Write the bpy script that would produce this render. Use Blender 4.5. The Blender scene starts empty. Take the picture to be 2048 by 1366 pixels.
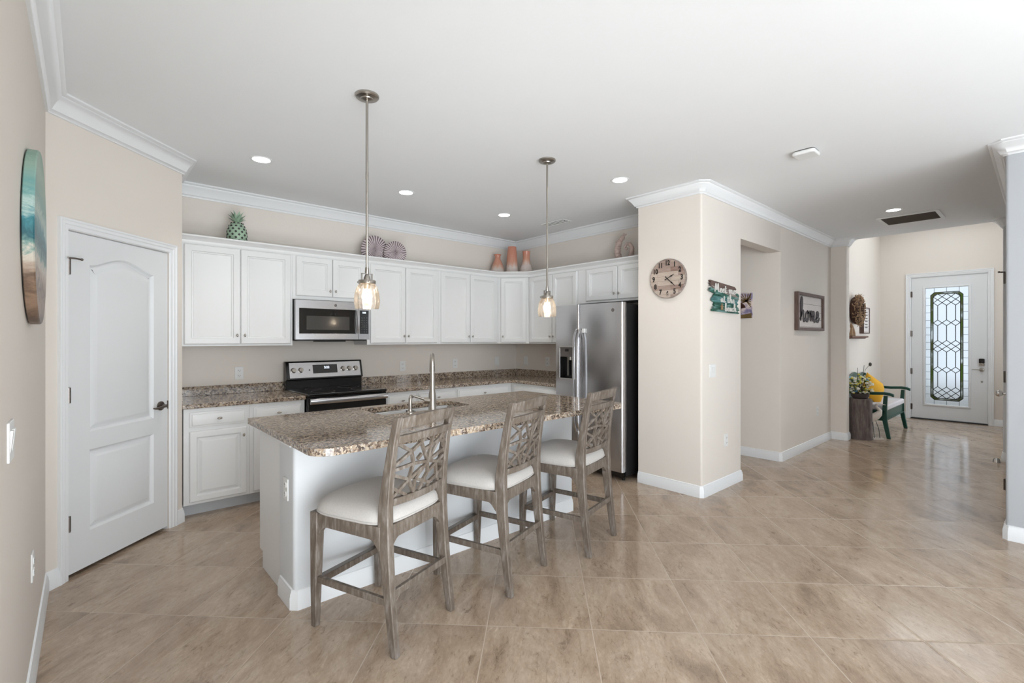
import bpy, bmesh, math, random
from mathutils import Vector, Matrix
random.seed(7)
R = math.radians
S = bpy.context.scene
COL = S.collection

# ------------------------------------------------------------------ camera, world, lights, exposure
cd = bpy.data.cameras.new('camera'); cam = bpy.data.objects.new('camera', cd); COL.objects.link(cam)
cam.location = (0, 0, 1.40); cam.rotation_euler = (R(90), 0, R(48.26 - 90))
cd.sensor_width = 36; cd.lens = 953.6 / 2048 * 36; cd.shift_y = -5.5 / 2048; cd.clip_start = 0.05
S.camera = cam
S.view_settings.view_transform = 'Standard'; S.view_settings.look = 'None'
S.view_settings.gamma = 1; S.view_settings.use_curve_mapping = False
S.view_settings.exposure = 0.10
w = bpy.data.worlds.new('world'); S.world = w; w.use_nodes = True
w.node_tree.nodes['Background'].inputs[0].default_value = (0.80, 0.90, 1.0, 1)
w.node_tree.nodes['Background'].inputs[1].default_value = 1.0

def area(name, loc, direction, sx, sy, power, color=(1, 1, 1), spread=180):
    l = bpy.data.lights.new(name, 'AREA'); l.shape = 'RECTANGLE'; l.size = sx; l.size_y = sy
    l.energy = power; l.color = color; l.spread = R(spread)
    o = bpy.data.objects.new(name, l); COL.objects.link(o); o.location = loc
    o.rotation_euler = Vector(direction).to_track_quat('-Z', 'Y').to_euler(); return o
def lamp(name, loc, power, color, radius=0.05, kind='POINT', spot=120, blend=0.8):
    l = bpy.data.lights.new(name, kind); l.energy = power; l.color = color; l.shadow_soft_size = radius
    if kind == 'SPOT': l.spot_size = R(spot); l.spot_blend = blend
    o = bpy.data.objects.new(name, l); COL.objects.link(o); o.location = loc; return o
DAY = (0.84, 0.925, 1.0)
area('daylight_rear_doors', (2.45, -5.25, 1.25), (0, 1, 0.0), 3.1, 2.2, 45, DAY)
area('left_window_fill', (-0.42, -2.5, 1.35), (1, 0.25, 0.0), 2.9, 2.0, 140, DAY)  # added light at an unseen window, brightens the pillar's clock face
# added fill lights near and behind the camera, brightening ceiling and kitchen
area('bounce_fill', (2.3, -2.7, 0.35), (0.0, 0.62, 1), 3.8, 2.6, 128, (0.88, 0.95, 1.0), 140)
area('bounce_fill_near', (0.45, 0.55, 0.12), (0.55, 1.0, 0.62), 1.6, 1.0, 24, (0.88, 0.95, 1.0), 100)  # added low ahead of the camera to lift the kitchen ceiling
area('camera_fill', (0.35, -1.1, 1.5), (0.42, 0.88, -0.10), 2.8, 1.8, 68, (0.90, 0.955, 1.0))  # added camera-side fill for the island front and stools


area('foyer_top_fill', (9.4, 1.05, 3.42), (0, 0, -1), 2.2, 1.4, 20, (0.90, 0.96, 1.0))  # added light under the foyer ceiling; no transom is built
area('foyer_side_fill', (9.4, -0.22, 1.4), (-0.35, 1, 0.25), 1.4, 1.6, 34, DAY)  # added light outside the made-up foyer window, brightens the foyer
CEIL = 2.775

# ------------------------------------------------------------------ materials
def srgb(r, g, b):
    f = lambda c: (c / 255 / 12.92) if c / 255 <= 0.04045 else ((c / 255 + 0.055) / 1.055) ** 2.4
    return (f(r), f(g), f(b), 1)
class MT:
    def __init__(s, name):
        s.m = bpy.data.materials.new(name); s.m.use_nodes = True; s.t = s.m.node_tree; s.n = s.t.nodes
        s.p = s.n['Principled BSDF']; s.tc = None
    def node(s, typ, **kw):
        n = s.n.new(typ)
        for k, v in kw.items(): setattr(n, k, v)
        return n
    def link(s, a, b): s.t.links.new(a, b)
    def coord(s, scale=(1, 1, 1), rot=(0, 0, 0), kind='Object', loc=(0, 0, 0)):
        tc = s.node('ShaderNodeTexCoord'); mp = s.node('ShaderNodeMapping')
        mp.inputs['Scale'].default_value = scale; mp.inputs['Rotation'].default_value = rot; mp.inputs['Location'].default_value = loc
        s.link(tc.outputs[kind], mp.inputs[0]); return mp.outputs[0]
    def noise(s, vec, scale, detail=3, rough=0.55, dist=0):
        n = s.node('ShaderNodeTexNoise'); n.inputs['Scale'].default_value = scale; n.inputs['Detail'].default_value = detail
        n.inputs['Roughness'].default_value = rough; n.inputs['Distortion'].default_value = dist
        s.link(vec, n.inputs['Vector']); return n.outputs['Fac']
    def voro(s, vec, scale, feature='F1', out='Color'):
        n = s.node('ShaderNodeTexVoronoi'); n.feature = feature; n.inputs['Scale'].default_value = scale
        s.link(vec, n.inputs['Vector']); return n.outputs[out]
    def ramp(s, fac, stops, interp='LINEAR'):
        n = s.node('ShaderNodeValToRGB'); n.color_ramp.interpolation = interp; e = n.color_ramp.elements
        while len(e) < len(stops): e.new(0.5)
        for i, (p, c) in enumerate(stops): e[i].position = p; e[i].color = c
        s.link(fac, n.inputs[0]); return n.outputs[0]
    def mix(s, fac, a, b, mode='MIX'):
        n = s.node('ShaderNodeMix'); n.data_type = 'RGBA'; n.blend_type = mode
        for v, k in ((fac, 0), (a, 6), (b, 7)):
            if hasattr(v, 'is_linked'): s.link(v, n.inputs[k])
            else: n.inputs[k].default_value = v
        return n.outputs[2]
    def math(s, op, a, b=None, c=None):
        n = s.node('ShaderNodeMath'); n.operation = op
        for i, v in enumerate((a, b, c)):
            if v is None: continue
            if hasattr(v, 'is_linked'): s.link(v, n.inputs[i])
            else: n.inputs[i].default_value = v
        return n.outputs[0]
    def base(s, v):
        if hasattr(v, 'is_linked'): s.link(v, s.p.inputs['Base Color'])
        else: s.p.inputs['Base Color'].default_value = v
        return s
    def bump(s, h, strength=0.2, dist=0.01):
        b = s.node('ShaderNodeBump'); b.inputs['Strength'].default_value = strength; b.inputs['Distance'].default_value = dist
        s.link(h, b.inputs['Height']); s.link(b.outputs[0], s.p.inputs['Normal']); return s
    def set(s, **kw):
        names = dict(rough='Roughness', metal='Metallic', spec='Specular IOR Level', trans='Transmission Weight', ior='IOR', coat='Coat Weight', alpha='Alpha', sheen='Sheen Weight', aniso='Anisotropic')
        for k, v in kw.items():
            i = s.p.inputs[names[k]]
            if hasattr(v, 'is_linked'): s.link(v, i)
            else: i.default_value = v
        return s
def plain(name, col, rough=0.5, metal=0, bump=None, vary=0.06, spec=0.5, coat=0):
    m = MT(name); v = m.coord()
    c2 = tuple(x * (1 - vary * 2) for x in col[:3]) + (1,)
    m.base(m.mix(m.noise(v, 6, 3), col, c2)).set(rough=rough, metal=metal, spec=spec, coat=coat)
    if bump: m.bump(m.noise(v, bump[0], 4), bump[1], bump[2])
    return m.m
MAT = {}
MAT['wall'] = plain('beige_orange_peel_paint', srgb(226, 218, 209), 0.6, bump=(90, 0.12, 0.004), vary=0.01, spec=0.3)
MAT['white_wall'] = plain('white_orange_peel_paint', srgb(214, 216, 218), 0.6, bump=(90, 0.12, 0.004), vary=0.01, spec=0.3)
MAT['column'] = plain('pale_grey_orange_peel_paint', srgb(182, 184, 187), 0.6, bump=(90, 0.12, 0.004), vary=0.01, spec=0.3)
MAT['ceiling'] = plain('white_ceiling_paint', srgb(236, 237, 238), 0.8, bump=(60, 0.1, 0.004), vary=0.01, spec=0.2)
MAT['trim'] = plain('white_gloss_trim', srgb(232, 233, 234), 0.35, vary=0.01)
MAT['cabinet'] = plain('white_satin_lacquer', srgb(232, 232, 231), 0.38, vary=0.01)
MAT['door'] = plain('white_door_paint', srgb(224, 225, 226), 0.4, vary=0.01)
MAT['kick'] = plain('grey_toe_kick', srgb(196, 198, 200), 0.5)
MAT['plate'] = plain('white_plastic', srgb(232, 232, 230), 0.35, vary=0.02)
MAT['slot'] = plain('dark_slot', srgb(60, 58, 56), 0.6)
MAT['pewter'] = plain('pewter', srgb(120, 112, 106), 0.3, 1)
MAT['nickel'] = plain('brushed_nickel', srgb(176, 170, 162), 0.28, 1)
MAT['chrome'] = plain('satin_chrome', srgb(215, 213, 210), 0.18, 1)
MAT['black'] = plain('black_enamel', srgb(16, 15, 15), 0.22)
MAT['blackmat'] = plain('black_matte', srgb(22, 20, 20), 0.6)
MAT['glass_black'] = plain('black_glass', srgb(14, 13, 13), 0.05, coat=0.5)
MAT['mwwindow'] = plain('grey_tinted_window', srgb(70, 68, 66), 0.12, coat=0.3)
MAT['darkgrey'] = plain('dark_grey_plastic', srgb(92, 86, 82), 0.4)
MAT['green'] = plain('dark_green_paint', srgb(20, 74, 62), 0.28, vary=0.08)
MAT['white_fabric'] = plain('white_cushion_cloth', srgb(215, 210, 212), 0.9, bump=(300, 0.2, 0.002))
MAT['yellow'] = plain('mustard_pillow_cloth', srgb(232, 172, 40), 0.85, bump=(200, 0.2, 0.002))
MAT['egret'] = plain('whitewashed_wood', srgb(225, 215, 205), 0.7)
MAT['wire'] = plain('dark_iron_wire', srgb(60, 62, 58), 0.5, 0.5)
MAT['brownshelf'] = plain('brown_shelf_wood', srgb(120, 84, 68), 0.6, vary=0.2)
MAT['lead'] = plain('lead_came', srgb(60, 60, 58), 0.45, 0.6)
MAT['porch'] = plain('porch_concrete', srgb(170, 165, 158), 0.8, bump=(40, 0.3, 0.005))
MAT['leafgreen'] = plain('garden_leaf', srgb(90, 130, 50), 0.6, vary=0.4)
MAT['white_letter'] = plain('white_script_letter', srgb(226, 222, 216), 0.6)
MAT['darkletter'] = plain('dark_brown_lettering', srgb(52, 38, 40), 0.6)
MAT['ink'] = plain('black_numeral_paint', srgb(26, 20, 18), 0.5)
MAT['yflower'] = plain('yellow_petals', srgb(226, 214, 90), 0.7)
MAT['wflower'] = plain('white_petals', srgb(236, 234, 220), 0.7)
MAT['bflower'] = plain('blue_petals', srgb(110, 170, 220), 0.7)
MAT['darkstem'] = plain('dark_stem', srgb(70, 66, 52), 0.7)
MAT['bowl'] = plain('dark_ceramic_bowl', srgb(70, 62, 60), 0.5)
MAT['redblue'] = plain('blue_sticker', srgb(60, 90, 150), 0.5)
MAT['grille'] = plain('dark_duct', srgb(70, 70, 72), 0.7)

def emis(name, col, st):
    m = MT(name); m.p.inputs['Base Color'].default_value = col
    m.p.inputs['Emission Color'].default_value = col; m.p.inputs['Emission Strength'].default_value = st; return m.m
MAT['led'] = emis('led_lens', (1, 0.97, 0.92, 1), 14)
MAT['bulb'] = emis('warm_bulb', (1, 0.86, 0.66, 1), 14)
MAT['display'] = emis('display_digits', (0.75, 0.85, 1, 1), 3)

def steel():
    m = MT('brushed_stainless'); v = m.coord(scale=(2, 2, 160))
    f = m.noise(v, 3, 3)
    m.base(m.mix(f, srgb(206, 205, 206), srgb(186, 185, 187))).set(metal=1, rough=m.math('MULTIPLY_ADD', f, 0.12, 0.16))
    m.bump(f, 0.03, 0.002); return m.m
MAT['steel'] = steel(); MAT['sinksteel'] = plain('satin_sink_steel', srgb(120, 117, 114), 0.3, 1)

def floor_mat():
    m = MT('diagonal_travertine_tile')
    T = 0.508
    tc = m.node('ShaderNodeTexCoord'); mp = m.node('ShaderNodeMapping'); mp.vector_type = 'POINT'
    # rotate by -45: u=(x+y)/sqrt2, v=(y-x)/sqrt2 in tile units
    mp.inputs['Rotation'].default_value = (0, 0, R(-45)); mp.inputs['Scale'].default_value = (1, 1, 1)
    m.link(tc.outputs['Object'], mp.inputs[0])
    sx = m.node('ShaderNodeSeparateXYZ'); m.link(mp.outputs[0], sx.inputs[0])
    u = m.math('MULTIPLY_ADD', sx.outputs[0], 1 / T, -0.555); v = m.math('MULTIPLY_ADD', sx.outputs[1], 1 / T, -0.5)
    fu = m.math('FRACT', u); fv = m.math('FRACT', v)
    du = m.math('SUBTRACT', 0.5, m.math('ABSOLUTE', m.math('SUBTRACT', fu, 0.5)))
    dv = m.math('SUBTRACT', 0.5, m.math('ABSOLUTE', m.math('SUBTRACT', fv, 0.5)))
    d = m.math('MINIMUM', du, dv)
    g = m.math('LESS_THAN', d, 0.0045)
    iu = m.math('FLOOR', u); iv = m.math('FLOOR', v)
    cv = m.node('ShaderNodeCombineXYZ'); m.link(iu, cv.inputs[0]); m.link(iv, cv.inputs[1])
    wn = m.node('ShaderNodeTexWhiteNoise'); wn.noise_dimensions = '3D'; m.link(cv.outputs[0], wn.inputs['Vector'])
    # per tile offset of the stone pattern
    off = m.node('ShaderNodeVectorMath'); off.operation = 'SCALE'; off.inputs['Scale'].default_value = 7.0; m.link(wn.outputs['Color'], off.inputs[0])
    add = m.node('ShaderNodeVectorMath'); add.operation = 'ADD'
    st = m.node('ShaderNodeMapping'); st.inputs['Scale'].default_value = (1.0, 2.6, 1); st.inputs['Rotation'].default_value = (0, 0, R(20)); m.link(mp.outputs[0], st.inputs[0])
    m.link(st.outputs[0], add.inputs[0]); m.link(off.outputs[0], add.inputs[1])
    n1 = m.noise(add.outputs[0], 1.8, 9, 0.66, 0.7)
    n2 = m.noise(add.outputs[0], 6.5, 10, 0.78, 0.6)
    n3 = m.noise(add.outputs[0], 20, 9, 0.82, 0.4)
    c = m.ramp(n1, [(0.32, srgb(142, 123, 105)), (0.45, srgb(170, 149, 129)), (0.58, srgb(186, 167, 147)), (0.74, srgb(156, 137, 119))])
    vein = m.ramp(n2, [(0.34, (0.50, 0.46, 0.42, 1)), (0.43, (0.94, 0.93, 0.92, 1)), (0.50, (1, 1, 1, 1)), (0.56, (0.90, 0.88, 0.86, 1)), (0.60, (1.08, 1.08, 1.08, 1)), (0.72, (1.15, 1.15, 1.15, 1))])
    c = m.mix(0.9, c, vein, 'MULTIPLY')
    c = m.mix(m.math('MULTIPLY', wn.outputs['Value'], 0.16), c, srgb(138, 121, 107))
    c = m.mix(0.8, c, m.ramp(n3, [(0.37, (0.62, 0.57, 0.52, 1)), (0.43, (0.92, 0.91, 0.90, 1)), (0.54, (1, 1, 1, 1)), (0.62, (1.16, 1.15, 1.14, 1))]), 'MULTIPLY')
    c = m.mix(g, c, srgb(184, 168, 150))
    m.base(c).set(rough=m.math('ADD', m.math('MULTIPLY_ADD', n2, 0.08, 0.10), m.math('MULTIPLY', g, 0.4)), spec=0.5)
    h = m.math('ADD', m.math('MULTIPLY', m.math('MINIMUM', m.math('MULTIPLY', d, 60), 1), 1.0), m.math('MULTIPLY', n2, 0.15))
    m.bump(h, 0.25, 0.002); return m.m
MAT['floor'] = floor_mat()

def granite():
    m = MT('speckled_tan_granite'); v = m.coord()
    wv = m.noise(v, 14, 4, 0.6)
    add = m.node('ShaderNodeVectorMath'); add.operation = 'ADD'; sc = m.node('ShaderNodeVectorMath'); sc.operation = 'SCALE'; sc.inputs['Scale'].default_value = 0.03
    cmb = m.node('ShaderNodeCombineXYZ'); m.link(wv, cmb.inputs[0]); m.link(wv, cmb.inputs[1]); m.link(cmb.outputs[0], sc.inputs[0]); m.link(v, add.inputs[0]); m.link(sc.outputs[0], add.inputs[1])
    a = m.voro(add.outputs[0], 95); sp = m.node('ShaderNodeSeparateColor'); m.link(a, sp.inputs[0])
    big = m.noise(v, 5, 4)
    c = m.ramp(sp.outputs[0], [(0.0, srgb(52, 46, 45)), (0.14, srgb(86, 74, 68)), (0.26, srgb(142, 124, 108)), (0.52, srgb(176, 156, 136)), (0.78, srgb(204, 190, 170)), (0.9, srgb(176, 168, 160)), (1.0, srgb(152, 146, 142))])
    b = m.noise(add.outputs[0], 60, 5, 0.75)
    c = m.mix(m.ramp(b, [(0.40, (1, 1, 1, 1)), (0.46, (0, 0, 0, 1))]), c, srgb(66, 54, 50))
    c = m.mix(m.math('MULTIPLY', big, 0.28), c, srgb(164, 140, 116))
    m.base(c).set(rough=0.07, spec=0.6); return m.m
MAT['granite'] = granite()

def wood(name, c1, c2, c3, scale=(30, 30, 2.5), rough=0.55):
    m = MT(name); v = m.coord(scale=scale)
    f = m.noise(v, 2.2, 6, 0.65, 0.3)
    g = m.noise(m.coord(scale=tuple(s * 0.25 for s in scale)), 2, 3)
    c = m.ramp(f, [(0.28, c1), (0.5, c2), (0.72, c3)])
    m.base(m.mix(m.math('MULTIPLY', g, 0.5), c, c1)).set(rough=rough); m.bump(f, 0.12, 0.002); return m.m
MAT['stoolwood'] = wood('weathered_grey_oak', srgb(82, 70, 60), srgb(112, 101, 90), srgb(150, 144, 138), (22, 22, 5))
MAT['stump'] = wood('grey_bark_wood', srgb(70, 60, 58), srgb(112, 100, 95), srgb(146, 134, 128), (18, 18, 3), 0.8)
MAT['signframe'] = wood('brown_frame_wood', srgb(78, 58, 50), srgb(104, 82, 74), srgb(126, 106, 100), (20, 20, 4), 0.6)
MAT['greywood'] = wood('grey_driftwood', srgb(96, 82, 76), srgb(150, 138, 130), srgb(190, 180, 172), (4, 30, 30), 0.7)

def linen():
    m = MT('oatmeal_linen'); v = m.coord(scale=(1, 1, 1))
    f = m.noise(v, 160, 3); k = m.noise(m.coord(scale=(6, 300, 6)), 1.0, 2)
    m.base(m.mix(f, srgb(192, 187, 182), srgb(168, 163, 158))).set(rough=0.95, sheen=0.2); m.bump(m.math('ADD', f, k), 0.25, 0.0015); return m.m
MAT['linen'] = linen()

def shiplap(name, c, c2, period, axis=2):
    m = MT(name); tc = m.node('ShaderNodeTexCoord'); s = m.node('ShaderNodeSeparateXYZ'); m.link(tc.outputs['Object'], s.inputs[0])
    f = m.math('FRACT', m.math('MULTIPLY', s.outputs[axis], 1 / period))
    l = m.math('LESS_THAN', f, 0.05)
    n = m.noise(m.coord(scale=(3, 3, 40)), 2, 4)
    m.base(m.mix(l, m.mix(n, c, c2), srgb(120, 110, 105))).set(rough=0.7); return m.m
MAT['shiplap'] = shiplap('white_shiplap_board', srgb(228, 222, 218), srgb(206, 198, 194), 0.095)

def clock_mat():
    m = MT('mixed_pallet_wood'); tc = m.node('ShaderNodeTexCoord')
    br = m.node('ShaderNodeTexBrick'); br.offset = 0.37; br.offset_frequency = 2; br.squash = 1
    mp = m.node('ShaderNodeMapping'); mp.inputs['Rotation'].default_value = (R(90), 0, 0); mp.inputs['Location'].default_value = (0.31, 0.02, 0)
    m.link(tc.outputs['Object'], mp.inputs[0]); m.link(mp.outputs[0], br.inputs['Vector'])
    br.inputs['Scale'].default_value = 1; br.inputs['Brick Width'].default_value = 0.21; br.inputs['Row Height'].default_value = 0.042
    br.inputs['Mortar Size'].default_value = 0.0012; br.inputs['Bias'].default_value = -0.1
    br.inputs['Color1'].default_value = srgb(186, 170, 156); br.inputs['Color2'].default_value = srgb(104, 56, 42); br.inputs['Mortar'].default_value = srgb(100, 80, 70)
    n = m.noise(m.coord(scale=(6, 6, 60)), 2.4, 5)
    m.base(m.mix(0.32, br.outputs['Color'], m.ramp(n, [(0.3, srgb(140, 122, 110)), (0.7, srgb(205, 192, 182))]))).set(rough=0.65); return m.m
MAT['clock'] = clock_mat()

def ocean():
    m = MT('poured_resin_ocean'); tc = m.node('ShaderNodeTexCoord'); s = m.node('ShaderNodeSeparateXYZ'); m.link(tc.outputs['Object'], s.inputs[0])
    n = m.noise(m.coord(scale=(1, 1, 2.2)), 5.5, 8, 0.72, 1.4)
    z = m.math('ADD', m.math('MULTIPLY_ADD', s.outputs[2], 1.35, 0.335), m.math('MULTIPLY', n, 0.34))
    c = m.ramp(z, [(0.06, srgb(92, 72, 58)), (0.16, srgb(146, 120, 100)), (0.22, srgb(104, 84, 70)), (0.28, srgb(160, 138, 120)), (0.36, srgb(196, 188, 174)), (0.41, srgb(104, 140, 132)), (0.47, srgb(30, 84, 92)), (0.54, srgb(66, 128, 136)), (0.60, srgb(176, 196, 188)), (0.68, srgb(112, 158, 154)), (0.84, srgb(150, 176, 160)), (0.96, srgb(104, 150, 134))])
    m.base(c).set(rough=0.38, spec=0.35); return m.m
MAT['ocean'] = ocean()

def vase_mat(name, split):
    m = MT(name); tc = m.node('ShaderNodeTexCoord'); s = m.node('ShaderNodeSeparateXYZ'); m.link(tc.outputs['Object'], s.inputs[0])
    n = m.noise(m.coord(scale=(14, 14, 3)), 2, 4)
    z = m.math('ADD', s.outputs[2], m.math('MULTIPLY', m.math('SUBTRACT', n, 0.5), 0.12))
    c = m.ramp(z, [(split - 0.02, srgb(216, 212, 208)), (split + 0.02, srgb(206, 176, 160)), (split + 0.06, srgb(200, 142, 118)), (split + 0.16, srgb(196, 124, 100))])
    c = m.mix(m.math('MULTIPLY', m.noise(m.coord(scale=(40, 40, 4)), 1.5, 4), 0.5), c, srgb(214, 170, 150))
    m.base(c).set(rough=0.22); return m.m

def green_ceramic():
    m = MT('pale_green_ceramic'); v = m.coord()
    m.base(m.mix(m.noise(v, 25, 4), srgb(176, 198, 172), srgb(138, 168, 146))).set(rough=0.35); return m.m
MAT['pine'] = green_ceramic()
def shell_mat():
    m = MT('lilac_grey_shell'); v = m.coord()
    tc = m.node('ShaderNodeTexCoord'); s = m.node('ShaderNodeSeparateXYZ'); m.link(tc.outputs['Object'], s.inputs[0])
    a = m.math('ARCTAN2', s.outputs[2], s.outputs[0]); k = m.math('FRACT', m.math('ADD', m.math('MULTIPLY', a, 5.0), m.math('MULTIPLY', m.noise(v, 8, 2), 1.0)))
    c = m.mix(m.math('LESS_THAN', k, 0.42), srgb(206, 192, 194), srgb(92, 80, 82))
    m.base(c).set(rough=0.5); return m.m
MAT['shell'] = shell_mat()
def sea_mat():
    m = MT('carved_lilac_plaster'); v = m.coord()
    m.base(m.mix(m.noise(v, 30, 4), srgb(214, 194, 186), srgb(160, 136, 126))).set(rough=0.6); m.bump(m.noise(v, 90, 3), 0.6, 0.004); return m.m
MAT['sea'] = sea_mat()
def teal(name, a, b):
    m = MT(name); v = m.coord(scale=(3, 3, 30))
    m.base(m.ramp(m.noise(v, 2, 5), [(0.35, a), (0.5, b), (0.68, srgb(120, 150, 148))])).set(rough=0.6); return m.m
MAT['teal'] = teal('teal_green_washed_wood', srgb(14, 52, 44), srgb(34, 92, 76))
MAT['teal2'] = teal('blue_teal_washed_wood', srgb(52, 88, 92), srgb(66, 120, 118))
def palm_print():
    m = MT('sunset_sky_print'); v = m.coord(scale=(1, 1, 1.6)); n = m.noise(v, 9, 5, 0.6, 0.6)
    m.base(m.ramp(n, [(0.3, srgb(84, 84, 128)), (0.45, srgb(150, 140, 170)), (0.55, srgb(214, 200, 200)), (0.7, srgb(228, 214, 200))])).set(rough=0.5); return m.m
MAT['palmprint'] = palm_print()
MAT['palmbrown'] = plain('painted_palm_brown', srgb(84, 46, 30), 0.6, vary=0.3)
MAT['palmgold'] = plain('painted_palm_olive', srgb(128, 104, 62), 0.6, vary=0.3)
MAT['wreath'] = plain('dry_brown_vine', srgb(74, 44, 30), 0.8, vary=0.3)
MAT['berry'] = plain('tan_dried_berries', srgb(176, 142, 108), 0.7, vary=0.25)

def door_glass(name, tint, rough, bumps):
    m = MT(name); v = m.coord()
    m.p.inputs['Base Color'].default_value = tint
    m.set(trans=1.0, rough=rough, ior=1.25); m.bump(m.noise(v, bumps, 3), 0.6, 0.004); return m.m
MAT['dglass'] = door_glass('hammered_clear_glass', (0.96, 0.98, 1, 1), 0.30, 60)
MAT['dborder'] = door_glass('garden_tint_glass', srgb(120, 130, 84), 0.18, 45)  # garden green refracted in the border, put into the glass tint
_m = MT('garden_mottle_glass'); _v = _m.coord(scale=(1, 1, 1))
_m.base(_m.ramp(_m.noise(_v, 3.2, 3, 0.6), [(0.36, srgb(196, 200, 196)), (0.43, srgb(120, 124, 112)), (0.50, srgb(82, 84, 50)), (0.62, srgb(70, 92, 34))]))  # mottled garden refraction painted into the border glass colour
_m.set(trans=1.0, rough=0.18, ior=1.25); _m.bump(_m.noise(_v, 45, 3), 0.6, 0.004); MAT['dborder'] = _m.m
MAT['wglass'] = door_glass('window_glass', (1, 1, 1, 1), 0.0, 1)

def seeded():
    m = MT('seeded_clear_glass'); v = m.coord()
    for n in list(m.n):
        if n.type == 'BSDF_PRINCIPLED': m.n.remove(n)
    out = [n for n in m.n if n.type == 'OUTPUT_MATERIAL'][0]
    tr = m.node('ShaderNodeBsdfTransparent'); tr.inputs[0].default_value = (1.0, 0.95, 0.90, 1)
    gl = m.node('ShaderNodeBsdfGlossy'); gl.inputs['Roughness'].default_value = 0.06; gl.inputs[0].default_value = (1, 0.97, 0.93, 1)
    df = m.node('ShaderNodeBsdfTranslucent'); df.inputs[0].default_value = (1, 0.90, 0.80, 1)
    fr = m.node('ShaderNodeFresnel'); fr.inputs[0].default_value = 1.5
    bm_ = m.node('ShaderNodeBump'); bm_.inputs['Strength'].default_value = 0.5; bm_.inputs['Distance'].default_value = 0.003
    vd = m.node('ShaderNodeTexVoronoi'); vd.inputs['Scale'].default_value = 150; m.link(v, vd.inputs['Vector'])
    spot = m.math('LESS_THAN', vd.outputs['Distance'], 0.28)
    m.link(spot, bm_.inputs['Height']); m.link(bm_.outputs[0], gl.inputs['Normal']); m.link(bm_.outputs[0], fr.inputs['Normal'])
    m1 = m.node('ShaderNodeMixShader'); m.link(m.math('ADD', m.math('MULTIPLY', fr.outputs[0], 0.9), 0.04), m1.inputs[0]); m.link(tr.outputs[0], m1.inputs[1]); m.link(gl.outputs[0], m1.inputs[2])
    m2 = m.node('ShaderNodeMixShader'); m.link(m.math('MULTIPLY_ADD', spot, 0.22, 0.035), m2.inputs[0]); m.link(m1.outputs[0], m2.inputs[1]); m.link(df.outputs[0], m2.inputs[2])
    m.link(m2.outputs[0], out.inputs[0]); return m.m
MAT['seeded'] = seeded()

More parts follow.
